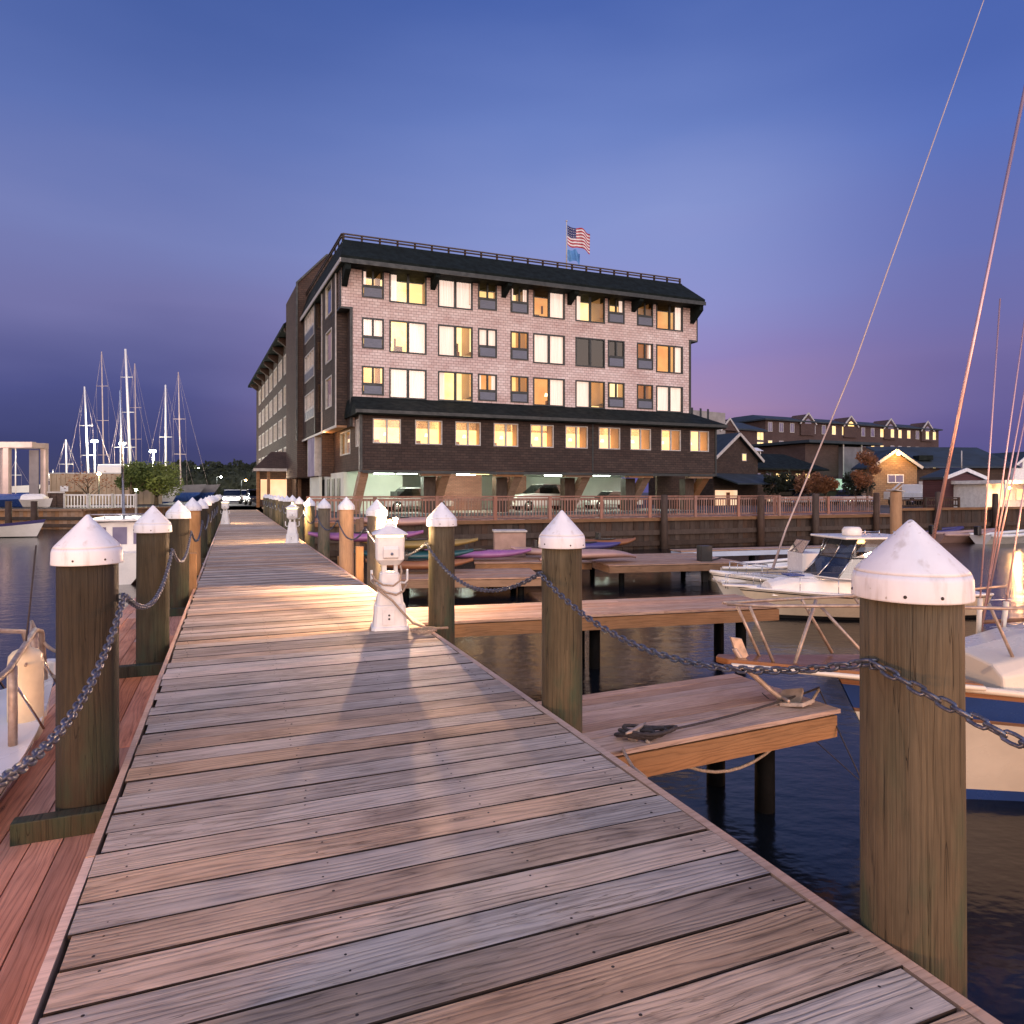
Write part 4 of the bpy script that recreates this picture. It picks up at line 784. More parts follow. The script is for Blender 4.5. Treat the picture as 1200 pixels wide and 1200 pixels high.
b = MB(); b.box((0, 0, 0), (.42, .34, .03), 'trimlight', T=Matrix.Rotation(.12, 3, 'Y')); b.bar((-.2, 0, 0), (.25, .05, .24), .06, .02, 'trimlight'); b.bar((.05, 0, .02), (.2, -.1, .2), .05, .02, 'trimlight')
b.build('bracket_board', None, 'small splintered boards lying on top of the tall yellowish pile', 'board', loc=(tp.x, tp.y, EYE+.05), rz=.4)
# ---------------------------------------------------------------- boats
def hull(L, B, free, draft=.35, rise=.35, rake=.5, stern=.85, bands=None, ns=22, full=.42, tran=.0, flare=.55, chine=.5):
    """bands: list of (fraction of height from waterline, material) for the topsides, bottom first. x = bow direction."""
    secs = []; sheer = []
    def sec(t):
        if t < full: b = B/2*(stern+(1-stern)*math.sin(t/full*PI/2))
        else: q = (t-full)/(1-full); b = B/2*max(.0, 1-q**2.1)
        b = max(b, .012); zs = free+rise*max(0, (t-.25)/.75)**1.8+.10*free*(1-t)**2; zk = -draft*(1 if t < .7 else max(0, 1-((t-.7)/.3)**2.2))
        zk = zk if t < .93 else zk+(t-.93)/.07*.0; return b, zs, zk
    zl = [0, .25, .45] ; rows = []
    for i in range(ns+1):
        t = i/ns; b, zs, zk = sec(t); row = []
        fr = [0]+[f for f, m_ in bands]; levels = [zk, zk*.45]+[f*zs for f in fr]
        for z in levels:
            h = (z-zk)/(zs-zk); w = b*(h**(flare if t < .6 else flare+(t-.6)*1.1)) if h > 0 else 0.0
            x = t*L + rake*((z-0)/max(zs, .01))*max(0, (t-.55)/.45)**2 - tran*(z/zs)*(1-t)**6
            row.append((x, w, z))
        rows.append(row)
    return rows
def add_hull(mb, rows, bands, bottom):
    k = len(rows[0]); n = len(rows)
    for s in (1, -1):
        for j in range(k-1):
            mat = bottom if j < 2 else bands[j-2][1]
            vs = []; [vs.extend([(r[j][0], s*r[j][1], r[j][2]), (r[j+1][0], s*r[j+1][1], r[j+1][2])]) for r in rows]
            fs = [(2*i, 2*i+2, 2*i+3, 2*i+1) if s < 0 else (2*i, 2*i+1, 2*i+3, 2*i+2) for i in range(n-1)]
            mb.add(vs, fs, mat, True)
    r0 = rows[0]; mb.add([(x, y, z) for x, y, z in r0]+[(x, -y, z) for x, y, z in reversed(r0)], [tuple(range(2*k))], bands[-1][1])
def add_deck(mb, rows, mat, dz=-.02, inset=.0, x0=-9, x1=99):
    rs = [r[-1] for r in rows if x0 <= r[-1][0] <= x1]; vs = []
    for x, y, z in rs: vs += [(x, max(.005, y-inset), z+dz), (x, -max(.005, y-inset), z+dz)]
    mb.add(vs, [(2*i, 2*i+1, 2*i+3, 2*i+2) for i in range(len(rs)-1)], mat)
def rail_line(mb, rows, w, mat, dz=.0, inset=0, x0=-9, x1=99):
    for s in (1, -1):
        pts = [(r[-1][0], s*max(.0, r[-1][1]-inset), r[-1][2]+dz) for r in rows if x0 <= r[-1][0] <= x1]; mb.tube(pts, w, mat, 8)
def at_sheer(rows, x, s=1, inset=.0):
    for a, b in zip(rows, rows[1:]):
        if a[-1][0] <= x <= b[-1][0]:
            f = (x-a[-1][0])/max(1e-6, b[-1][0]-a[-1][0]); return Vector((x, s*max(0, a[-1][1]+(b[-1][1]-a[-1][1])*f-inset), a[-1][2]+(b[-1][2]-a[-1][2])*f))
    r = rows[-1][-1]; return Vector((r[0], 0, r[2]))
# -- classic sailing yacht, bow over the near finger dock
bx_, by_ = P(972, 803, 5.95).x, 5.80; YL = 9.0; yrz = PI+math.atan2(.10, 1.0)+.02
yrz = math.atan2(-.16, -1.0)
d_ = Vector((math.cos(yrz), math.sin(yrz), 0)); st_ = Vector((bx_, by_, 0))-d_*(YL+.55); st_.z = WZ
y = empty('sailing_yacht', st_, yrz, 'cream classic sailing yacht with blue stripe, varnished rail and bowsprit at the right', 'sailing yacht')
bands = [(.10, 'navy'), (.14, 'gelcream'), (.72, 'gelcream'), (.75, 'teak'), (.94, 'navy'), (1.0, 'teak')]
rows_ = hull(YL, 2.9, .80, .5, .27, .55, .72, bands, 28, .45, 0, .42); b = MB(); add_hull(b, rows_, bands, 'navy'); b.build('hull', y)
b = MB(); add_deck(b, rows_, 'teak', -.03, .03); b.build('deck', y); b = MB(); rail_line(b, rows_, .030, 'gelcream', .01); b.build('toe_rail', y)
b = MB(); bl_ = rows_[-1][-1]; bx0, bz0 = bl_[0], bl_[2]
b.slab([(bx0-.9, -.52, bz0-.02), (bx0-.2, -.34, bz0+.045), (bx0+.45, -.19, bz0+.10), (bx0+1.02, -.09, bz0+.15), (bx0+1.08, 0, bz0+.155), (bx0+1.02, .09, bz0+.15), (bx0+.45, .19, bz0+.10), (bx0-.2, .34, bz0+.045), (bx0-.9, .52, bz0-.02)], (0, 0, .05), 'teak'); [b.tube([(bx0-.9, s*.53, bz0-.0), (bx0-.2, s*.35, bz0+.05), (bx0+.45, s*.20, bz0+.105), (bx0+1.0, s*.10, bz0+.15)], .022, 'gelcream', 8) for s in (1, -1)]; b.build('bowsprit', y, bevel=.008)
b = MB(); 
for s in (1, -1):
    b.tube([(bx0-2.2, s*.62, bz0+.62), (bx0-1.2, s*.42, bz0+.60), (bx0-.2, s*.26, bz0+.62), (bx0+.7, s*.13, bz0+.62), (bx0+1.0, s*.03, bz0+.63)], .014, 'anchor', 8)
    for xt, xb in ((bx0+.85, bx0+.62), (bx0+.25, bx0-.15), (bx0-.35, bx0-.75), (bx0-1.15, bx0-1.4)): b.tube([(xt, s*.12 if xt > bx0 else s*.3, bz0+.62), (xb, s*(.11 if xb > bx0 else .30), bz0+.12)], .013, 'anchor', 8)
b.tube([(bx0+.1, -.15, bz0+.61), (bx0+.45, .10, bz0+.14)], .015, 'anchor', 8); b.build('pulpit', y)
b = MB(); ax = bx0+.72
b.tube([(ax+.20, .0, bz0+.26), (ax+.10, 0, bz0+.10), (ax-.10, 0, bz0-.08), (ax-.22, 0, bz0-.17)], [.022, .026, .022, .02], 'anchor', 8)
b.slab([(ax-.16, -.02, bz0-.20), (ax-.30, -.13, bz0-.13), (ax-.44, -.05, bz0-.10), (ax-.36, .03, bz0-.20)], (0, .012, -.03), 'anchor'); b.slab([(ax-.18, .02, bz0-.19), (ax-.32, .13, bz0-.17), (ax-.46, .08, bz0-.15), (ax-.34, .0, bz0-.22)], (0, .012, -.03), 'anchor')
b.slab([(ax+.08, -.012, bz0+.20), (ax+.14, -.012, bz0+.34), (ax+.24, -.012, bz0+.36), (ax+.16, -.012, bz0+.14)], (0, .024, 0), 'anchor'); b.tube([(ax-.22, -.1, bz0-.16), (ax-.22, .1, bz0-.16)], .015, 'anchor'); b.build('anchor', y, bevel=.004)
# coach roof, forehatch, stanchions, shrouds
def cabin(mb, x0, x1, w0, w1, z0, z1, mat, top=None, tum=.08):
    prof = lambda w, zt: [(-w, z0), (-w+tum*.4, z0+(zt-z0)*.75), (-w+tum+.05, zt), (0, zt+.05), (w-tum-.05, zt), (w-tum*.4, z0+(zt-z0)*.75), (w, z0)]
    secs = []
    for i in range(9):
        t = i/8; x = x0+(x1-x0)*t; w = w0+(w1-w0)*t; zt = z1 if t < .8 else z1-(z1-z0)*.35*((t-.8)/.2)**2; secs.append([(x, a, c) for a, c in prof(w, zt)])
    k = 7; vs = [p for s_ in secs for p in s_]; fs = [(i*k+j, (i+1)*k+j, (i+1)*k+j+1, i*k+j+1) for i in range(8) for j in range(k-1)]+[tuple(range(k)), tuple(8*k+j for j in range(k-1, -1, -1))]
    mb.add(vs, fs, mat, False)
b = MB(); cabin(b, 2.6, bx0-1.15, .98, .46, .90, 1.36, 'gelcream'); c_ = b.build('coach_roof', y, bevel=.02)
b = MB(); b.tube([(2.6, -.93, 1.37), (bx0-1.9, -.56, 1.36)], .02, 'teak', 6); b.tube([(2.6, .93, 1.37), (bx0-1.9, .56, 1.36)], .02, 'teak', 6); b.tube([(3.0, -.55, 1.44), (bx0-3.0, -.35, 1.43)], .016, 'teak', 6); b.build('grab_rail', c_)
for x in (3.2, 4.2): b = MB(); b.tube([(x, -.985+.03*x*.3, 1.02), (x+.45, -.97+.03*x*.3, 1.03)], .06, 'glassdark', 8); b.build('porthole', c_)
b = MB()
for s in (1, -1):
    for x in (1.2, 2.8, 4.5, 6.2): p = at_sheer(rows_, x, s, .10); b.tube([p, p+Vector((0, 0, .58))], .011, 'steel', 6)
    b.tube([at_sheer(rows_, x, s, .10)+Vector((0, 0, .57)) for x in (1.2, 2.8, 4.5, 6.2, bx0-2.2)], .005, 'steel', 5); b.tube([at_sheer(rows_, x, s, .10)+Vector((0, 0, .30)) for x in (1.2, 2.8, 4.5, 6.2, bx0-2.2)], .004, 'steel', 5)
b.build('lifelines', y)
mx_, mz_ = 5.2, 12.5; b = MB(); b.tube([(mx_, 0, .8), (mx_, 0, mz_)], [.075, .045], 'teak', 12); b.build('mast', y); b = MB(); b.tube([(mx_-.1, 0, 2.2), (1.0, 0, 2.35)], .05, 'teak', 10); b.build('boom', y)
b = MB()
for s in (1, -1):
    for x in (mx_-.45, mx_, mx_+.5): p = at_sheer(rows_, x, s, .06); b.tube([p+Vector((0, 0, .05)), (mx_, s*.05, mz_*(.66 if x != mx_ else .97))], .006, 'steel', 5); b.tube([p, p+(Vector((mx_, s*.05, mz_*.66))-p).normalized()*.34], .024, 'gelcream', 8)
b.build('rigging', y)
ml = MB(); a_ = Vector((st_.x, st_.y, WZ))+d_*(YL*.62)+Vector((.0, -1.35, .8)); ml.tube(sagline(a_, dk(2.02, .6, -.1), .02), .008, 'rope', 5); ml.tube(sagline(a_+Vector((.06, 0, 0)), dk(2.02, .45, -.1), .03), .007, 'rope', 5); ml.build('mooring_line', None, 'pair of pale mooring lines running from the yacht side down past the near piling', 'rope')
ml = MB(); ml.tube(sagline(P(960, 808, 5.85), P(1010, 915, 5.3), .0), .006, 'ropedark', 5); ml.tube(sagline(P(893, 812, 5.9), P(1030, 935, 5.6), .0), .004, 'ropedark', 5); ml.build('mooring_line', None, 'thin dark line from the bow anchor down to the water', 'rope')
# second yacht further right: only its rigging reaches into the picture
o = P(1560, 700, 14.5); y2 = empty('sailing_yacht', (o.x, o.y, WZ), PI+.1, 'sailing yacht mostly outside the right edge, its pinkish rigging slanting across the sky', 'sailing yacht')
bands2 = [(.15, 'navy'), (1, 'gel')]; r2 = hull(10, 3.1, .95, .5, .4, .7, .7, bands2, 16); b = MB(); b.xf = lambda v: (v[0]-5, v[1], v[2]); add_hull(b, r2, bands2, 'navy'); add_deck(b, r2, 'gel'); b.build('hull', y2)
b = MB(); b.tube([(0, 0, .9), (0, 0, 15)], [.09, .06], 'steel', 10); b.build('mast', y2)
M['pinkwire'] = simple('rigging_wire', (.75, .45, .42), .3, .1, 3, metal=.7)
def wire(pa, pb, Ya, Yb, r, nm, lab, par=None):
    a, c = P(*pa, Ya), P(*pb, Yb); b = MB(); b.tube([a, c], r, 'pinkwire', 6); return b.build(nm, None, lab, 'rigging', 'rigging wires at the right edge')
wire((1092, 640), (1206, 80), 12.5, 13.5, .030, 'rigging_wire', 'thick pink rolled stay, the leftmost long slanting rigging line at right')
for i, (a, c, Y_) in enumerate((((1146, 742), (1172, 350), 6.6), ((1150, 744), (1207, 330), 6.6), ((1149, 738), (1215, 380), 6.7), ((1152, 730), (1214, 430), 6.8), ((1173, 745), (1216, 470), 6.6))):
    w_ = wire(a, c, Y_, Y_+.3, .0075, 'rigging_wire', ['near-vertical thin stay, second rigging line from the left', 'middle rigging wire of the fan at the right edge', 'rigging wire just right of the middle of the fan', 'short leaning rigging wire high in the fan', 'rightmost short rigging wire near the picture edge'][i])
    if i in (0, 4): p_, q_ = P(*a, Y_), P(*c, Y_+.3); b = MB(); b.tube([p_-Vector((0, 0, .12)), p_+(q_-p_).normalized()*.33], .022, 'gelcream', 8); b.build('turnbuckle_cover', w_)
b = MB(); b.tube([P(905, 668, 17.4), P(921, 620, 17.4), P(1000, 430, 17.2), P(1160, -20, 16.6)], [.035, .022, .018, .012], 'hwy', 6); b.build('outrigger_pole', None, 'very long thin pole slanting up into the sky from the small white skiff', 'pole')
# -- motor cruiser
mc_b = P(874, 700, 14.4); rz = PI+.10; L_ = 6.6; dd = Vector((math.cos(rz), math.sin(rz), 0)); st_ = Vector((mc_b.x, mc_b.y, WZ))-dd*(L_+.5)*.68
m = empty('motor_cruiser', st_, rz, 'white motor cruiser with peach-lit hull, raked windows and hardtop', 'motor boat'); m.scale = (.68, .68, .68)
bands = [(.12, 'black'), (.62, 'gelcream'), (.88, 'gelcream'), (.92, 'black'), (1.0, 'gel')]; rw = hull(L_, 2.7, .72, .35, .24, .75, .9, bands, 24, .5); b = MB(); add_hull(b, rw, bands, 'black'); b.build('hull', m)
b = MB(); add_deck(b, rw, 'gel', .0, .0); rail_line(b, rw, .035, 'gel'); b.build('deck', m); bw_ = rw[-1][-1]
b = MB(); b.slab([(bw_[0]-.5, -.22, bw_[2]-.02), (bw_[0]+.45, -.12, bw_[2]+.03), (bw_[0]+.5, 0, bw_[2]+.03), (bw_[0]+.45, .12, bw_[2]+.03), (bw_[0]-.5, .22, bw_[2]-.02)], (0, 0, .06), 'gel'); b.build('bow_platform', m, bevel=.01)
b = MB(); cabin(b, 1.0, bw_[0]-.9, 1.05, .42, .72, 1.28, 'gel', tum=.2); b.build('cabin_trunk', m, bevel=.03)
b = MB(); b.box((bw_[0]-1.75, 0, 1.30), (.5, .5, .04), 'navy'); b.build('hatch', m, bevel=.01)
# windscreen frame + panes
wx = bw_[0]-2.3; b = MB(); zb, zt = 1.28, 1.86
fr_ = [[(wx, s*.55, zb), (wx-.55, s*.50, zt)] for s in (-1, 0, 1)]
pts_b = [(wx-1.9, -1.02, zb-.1), (wx-.35, -.95, zb), (wx, -.42, zb+.02), (wx, .42, zb+.02), (wx-.35, .95, zb), (wx-1.9, 1.02, zb-.1)]; pts_t = [(wx-2.0, -.92, zt), (wx-.80, -.86, zt), (wx-.55, -.38, zt), (wx-.55, .38, zt), (wx-.80, .86, zt), (wx-2.0, .92, zt)]
for a, c in zip(pts_b, pts_t): b.tube([a, c], .02, 'steel', 6)
b.tube(pts_t, .022, 'black', 6); b.tube(pts_b, .02, 'gel', 6); b.build('windscreen_frame', m)
for i in range(5): b = MB(); b.quad(pts_b[i], pts_b[i+1], pts_t[i+1], pts_t[i], 'glassdark'); b.build('windscreen_pane', m)
b = MB(); zt2 = 2.42; pts_u = [(wx-2.6, -.9, zt2), (wx-1.0, -.85, zt2), (wx-.85, -.36, zt2), (wx-.85, .36, zt2), (wx-1.0, .85, zt2), (wx-2.6, .9, zt2)]
for i in range(5): b.quad(pts_t[i], pts_t[i+1], pts_u[i+1], pts_u[i], 'glassdark')
b.build('upper_curtain', m)
for a, c in zip(pts_t, pts_u): b = MB(); b.tube([a, c], .022, 'steel', 6); b.build('top_post', m)
b = MB(); b.box((wx-1.75, 0, zt2+.04), (2.4, 2.0, .07), 'gel'); ht = b.build('hardtop', m, bevel=.03); b = MB(); b.lathe([(.26, 0), (.28, .03), (.28, .18), (.22, .26), (.03, .27)], 'gel', (wx-1.3, .1, zt2+.08)); b.build('radar_dome', ht)
b = MB(); [b.tube([(wx-1.7-.28*i, -.6+.3*i, zt2+.08), (wx-1.7-.28*i, -.6+.3*i, zt2+.22)], .02, 'steel', 5) for i in range(4)]; b.tube([(wx-1.7, -.7, zt2+.14), (wx-2.7, -.7, zt2+.14)], .015, 'steel'); b.build('roof_rack', ht)
b = MB()
for s in (1, -1):
    pts = [at_sheer(rw, x, s, .08)+Vector((0, 0, .42)) for x in (bw_[0]-2.6, bw_[0]-1.6, bw_[0]-.6)]+[Vector((bw_[0]+.35, s*.08, bw_[2]+.36))]; b.tube(pts, .014, 'steel', 6)
    for p in pts: b.tube([p, p-Vector((0, 0, .42))], .011, 'steel', 5)
b.build('bow_rail', m); nm = MB()
for i, x in enumerate([0, .09, .17, .28, .36, .47, .55, .64]): nm.box((3.1+x, 1.325, .52), (.05 if i % 3 else .07, .012, .045), 'black')
nm.build('hull_lettering', m) 
# -- centre console skiff behind it
def skiff(px, py, Y, rz, L, B, label, hm='gel', extras=True):
    p = P(px, py, Y); o = empty('skiff', (p.x, p.y, WZ), rz, label, 'skiff', None); bands = [(.2, hm), (.86, hm), (.9, 'black'), (1, 'gel')]; r = hull(L, B, .42, .2, .28, .4, .9, bands, 16, .5); b = MB(); add_hull(b, r, bands, 'black'); b.build('hull', o)
    b = MB(); add_deck(b, r, 'gelblue', -.16, .12); rail_line(b, r, .045, 'gel', 0, .04); b.build('deck', o); b = MB(); b.b2(L*.70, r[-1][-1][0]-.15, -B*.22, B*.22, .44, .52, hm); b.build('bow_deck', o, bevel=.03)
    if extras:
        b = MB(); b.b2(L*.36, L*.50, -.38, .38, .3, 1.15, 'gel'); b.slab([(L*.50, -.36, 1.15), (L*.50, .36, 1.15), (L*.44, .32, 1.45), (L*.44, -.32, 1.45)], (-.02, 0, 0), 'glassdark'); b.build('console', o, bevel=.03)
        b = MB(); b.b2(L*.20, L*.30, -.45, .45, .3, .85, 'gel'); b.b2(L*.18, L*.21, -.45, .45, .85, 1.1, 'gelblue'); b.build('bench_seat', o, bevel=.03)
        b = MB(); 
        for s in (1, -1): pts = [at_sheer(r, x, s, .06)+Vector((0, 0, .28)) for x in (L*.62, L*.8, L*.95)]; b.tube(pts, .012, 'steel', 5); [b.tube([q, q-Vector((0, 0, .28))], .01, 'steel', 5) for q in pts]
        b.build('bow_rail', o)
    e = MB(); e.b2(-.42, -.08, -.17, .17, .55, 1.05, 'black'); e.slab([(-.36, -.07, .56), (-.14, -.07, .56), (-.18, -.07, -.3), (-.30, -.07, -.3)], (0, .14, 0), 'black'); e.tube([(-.1, 0, .6), (.25, 0, .68)], .025, 'black'); e.build('outboard_motor', o, bevel=.04); return o
skiff(1010, 700, 17.0, PI+.08, 3.4, 1.4, 'small white centre-console skiff moored behind the motor cruiser')
skiff(835, 672, 20.3, .15, 3.6, 1.5, 'low white dinghy with black outboard motor beside the pale float', extras=False)
for i, (px, py, Y, rz, mt, lab) in enumerate(((1132, 634, 36, .2, 'peach', 'pinkish inflatable dinghy tied under the right sea wall'), (1186, 633, 35, .3, 'gel', 'white dinghy at the far right edge below the sea wall'), (1098, 630, 38, .25, 'purple', 'violet dinghy in shadow left of the inflatable one'))):
    p = P(px, py, Y); o = empty('dinghy', (p.x-1.6, p.y, WZ), rz, lab, 'dinghy', 'dinghies under the right sea wall'); r = hull(3.4, 1.5, .4, .1, .22, .3, .9, [(1, mt)], 12, .5); b = MB(); add_hull(b, r, [(1, mt)], mt); add_deck(b, r, 'black', -.12, .15); b.build('hull', o)
    b = MB(); rail_line(b, r, .10, mt, 0, .08); b.build('tube_rim', o); b = MB(); b.b2(1.0, 1.3, -.55, .55, .3, .36, 'timber'); b.build('thwart', o); b = MB(); b.b2(-.3, -.05, -.13, .13, .45, .9, 'black'); b.build('outboard_motor', o, bevel=.03)
# -- boat at the left edge, bow towards the camera's left float
lb = P(62, 722, 5.6); rz = PI/2+.03; L_ = 6.5; dd = Vector((math.cos(rz), math.sin(rz), 0)); st_ = Vector((lb.x, lb.y, WZ))-dd*(L_+.35)-Vector((.0, 0, 0))
l = empty('motor_boat', st_, rz, 'white boat cut by the left edge, its railed bow beside the orange-lit float', 'motor boat'); bands = [(.1, 'black'), (.9, 'gel'), (.93, 'trim'), (1, 'gel')]
rw = hull(L_, 2.3, .85, .3, .28, .35, .85, bands, 22, .5, 0, .4); b = MB(); add_hull(b, rw, bands, 'black'); b.build('hull', l); b = MB(); add_deck(b, rw, 'gel', 0, 0); b.build('deck', l); bw_ = rw[-1][-1]
b = MB(); cabin(b, .8, bw_[0]-1.3, .75, .35, .9, 1.35, 'gel', tum=.2); b.build('cabin_trunk', l, bevel=.03)
b = MB(); b.box((bw_[0]-.02, 0, bw_[2]+.06), (.10, .12, .14), 'gel'); b.build('bow_cap', l, bevel=.02)
b = MB()
for s in (1, -1):
    b.tube([at_sheer(rw, bw_[0]-2.4, s, .1)+Vector((0, 0, .48)), at_sheer(rw, bw_[0]-1.4, s, .1)+Vector((0, 0, .50)), at_sheer(rw, bw_[0]-.5, s, .1)+Vector((0, 0, .50)), at_sheer(rw, bw_[0]-.25, s, .08)+Vector((0, 0, .42)), at_sheer(rw, bw_[0]-.15, s, .06)+Vector((0, 0, .02))], .020, 'anchor', 8)
    for x in (1.3, .55): p = at_sheer(rw, bw_[0]-x, s, .1); b.tube([p, p+Vector((0, 0, .49))], .026, 'anchor', 8); b.tube([p+Vector((.3, 0, 0)), p+Vector((0, 0, .4))], .008, 'steel', 5)
b.build('bow_rail', l)
fd = P(30, 814, 4.75); b = MB(); b.lathe([(.02, -.32), (.075, -.31), (.098, -.27), (.105, -.2), (.105, .2), (.098, .27), (.075, .30), (.03, .32), (.02, .35)], 'fender', n=24); b.build('fender', None, 'cream cylindrical fender hanging from the bow of the left boat', 'fender', loc=fd)
b = MB(); b.tube([fd+Vector((0, 0, .34)), fd+Vector((-.05, .12, .62)), fd+Vector((-.1, .25, 1.0))], .006, 'ropedark', 5); b.build('fender_line', None, 'thin dark line holding the cream fender at left', 'rope')
b = MB(); q = P(37, 728, 5.55)
for i, (px, py) in enumerate(((66, 762), (66, 790))): b.tube(sagline(q, P(px+12, py, 5.1), .09+.09*i), .013, 'rope', 6)
b.tube(sagline(q, P(30, 780, 4.6), .05), .009, 'rope', 6); b.build('mooring_line', None, 'peach mooring lines from the left boat bow to the piling', 'rope')
# -- cabin launch moored beyond the left pilings
p = P(160, 668, 21.5); o = empty('cabin_launch', (p.x, p.y-2.0, WZ), PI/2+.38, 'white cabin launch with square windows behind the left pilings', 'motor boat'); o.scale = (.85, .85, .85); o.location.x += .45; bands = [(.15, 'orange'), (.8, 'gel'), (.86, 'teak'), (1, 'gel')]
rw = hull(7.5, 2.6, .95, .3, .35, .4, .85, bands, 18); b = MB(); add_hull(b, rw, bands, 'black'); b.build('hull', o); b = MB(); add_deck(b, rw, 'gel', 0); b.build('deck', o)
b = MB(); cabin(b, 1.4, 5.0, 1.0, .8, .95, 2.0, 'gel', tum=.1); h_ = b.build('wheelhouse', o, bevel=.03); b = MB(); b.b2(1.1, 5.2, -1.05, 1.05, 2.06, 2.13, 'gel'); b.build('roof', h_, bevel=.02)
for i, y_ in enumerate((-.62, 0.02, .66)): b = MB(); b.b2(1.375, 1.398, y_-.22, y_+.22, 1.25, 1.85, 'dimwin'); b.build('window', o)
for x in (2.0, 2.8, 3.6): b = MB(); b.b2(x, x+.55, -1.02, -.985, 1.3, 1.8, 'dimwin'); b.build('window', o)
b = MB(); b.tube([(2.2, 0, 2.1), (1.3, 0, 6.6)], [.05, .03], 'steel', 8); b.build('antenna_mast', o); b = MB(); b.tube([(1.2, -.9, 2.3), (1.2, .9, 2.3)], .02, 'steel'); [b.tube([(1.2, -.9+.45*i, 2.12), (1.2, -.9+.45*i, 2.32)], .015, 'steel', 5) for i in range(5)]; b.build('roof_rail', o)
p = P(8, 612, 40); o = empty('skiff', (p.x-2, p.y, WZ+.6), .1, 'white skiff bow on a far mooring at the left edge', 'skiff'); r = hull(5, 1.8, .6, .2, .4, .5, .9, [(.8, 'gel'), (1, 'purple')], 12); b = MB(); b.xf = lambda v: (v[0]-1.5, v[1], v[2]-.55); add_hull(b, r, [(.8, 'gel'), (1, 'purple')], 'black'); add_deck(b, r, 'gel'); b.build('hull', o)
b = MB(); b.tube([(1, 0, .2), (1, 0, 1.0)], .03, 'black'); b.build('mooring_post', o)
# -- kayaks, rack, locker
def kayak(px, py, Y, rz, mat, label, L=3.0, tilt=0, z=None, B=.68):
    p = P(px, py, Y); z = p.z if z is None else z; b = MB(); secs = []; n = 18
    for i in range(n+1):
        t = i/n; w = B/2*max(.02, math.sin(PI*t))**.6; h = .15; x = (t-.5)*L; zr = .13*abs(2*t-1)**3
        secs.append([(x, w*math.cos(a), h*math.sin(a)*(1 if math.sin(a) > 0 else .8)*max(.12, math.sin(PI*t))**.5+zr) for a in [j*2*PI/12 for j in range(12)]])
    vs = [q for s_ in secs for q in s_]; fs = [(i*12+j, i*12+(j+1) % 12, (i+1)*12+(j+1) % 12, (i+1)*12+j) for i in range(n) for j in range(12)]; b.add(vs, fs, mat, True)
    o = b.build('kayak', None, label, 'kayak', 'kayaks on the floats', loc=(p.x, p.y, z), rz=rz); o.rotation_euler[0] = tilt
    c = MB(); c.lathe([(.25, .12), (.27, .15), (.24, .16)], 'black', (-.1, 0, 0), 14, sx=1.5, sy=.85); c.build('cockpit', o); c = MB(); c.b2(-.38, -.30, -.18, .18, .14, .36, 'black'); c.build('seat_back', o); return o
kayak(560, 655, 20.8, AB*.2, 'pink', 'violet-pink kayak lying on the float left of the brown locker', 3.2, z=-.36)
kayak(640, 652, 21.6, AB*.2, 'peach', 'pale pink kayak right of the brown locker, half hidden by the piling', 2.2, z=-.34)
kayak(690, 668, 19.6, .35, 'peach', 'upturned pale pink hull on the pale float beside the second piling', 3.0, PI, z=-.22, B=1.1)
kayak(690, 642, 23.2, .25, 'purple', 'dark violet kayak resting across the pale float', 2.4, z=-.30); kayak(712, 641, 23.6, .2, 'orange', 'orange kayak end sticking out beside the violet one', 2.0, z=-.22)
kayak(430, 621, 18.5, .25, 'pink', 'bright pink kayak topmost on the rack behind the pedestal, at its left', 3.0, z=.30); kayak(490, 628, 18.6, .1, 'yellow', 'yellow kayak on the upper bars of the rack', 3.2, z=.10)
kayak(485, 646, 18.7, .1, 'teal', 'dark teal kayak in the middle of the rack', 3.2, z=-.20); kayak(492, 657, 18.2, .1, 'orange', 'orange-striped kayak low in the rack under the teal one', 2.8, z=-.40); kayak(468, 612, 20.5, .15, 'peach', 'salmon kayak leaning high beyond the pedestal lamp', 2.8, z=.62)
kr = P(470, 650, 18.9); o = empty('kayak_rack', (kr.x, kr.y, -.6), .1, 'timber kayak rack on the low float behind the near pedestal', 'rack')
for x in (-1.1, 1.1): b = MB(); b.b2(x-.05, x+.05, -.5, -.4, 0, 1.4, 'timber'); b.build('upright', o); b = MB(); b.b2(x-.05, x+.05, .4, .5, 0, 1.4, 'timber'); b.build('upright', o); b = MB(); [b.b2(x-.04, x+.04, -.39, .39, z-.06, z, 'timber') for z in (.25, .58, .85)]; b.build('arms', o)
p = P(597, 640, 22.3); o = empty('storage_locker', (p.x, p.y, -.55), AB*.2, 'square reddish-brown storage locker standing on the float', 'locker'); b = MB(); b.b2(-.50, .50, -.35, .35, .01, .78, 'tan'); b.build('body', o, bevel=.02); b = MB(); b.b2(-.54, .54, -.4, .4, .785, .85, 'trimlight'); b.build('lid', o, bevel=.02)
b = MB(); b.lathe([(.12, 0), (.16, .18), (.15, .20)], 'orange', n=14); b.build('bucket', None, 'small orange bucket-like buoy on the float beyond the pedestal', 'bucket', loc=P(492, 690, 13.5)) if False else None
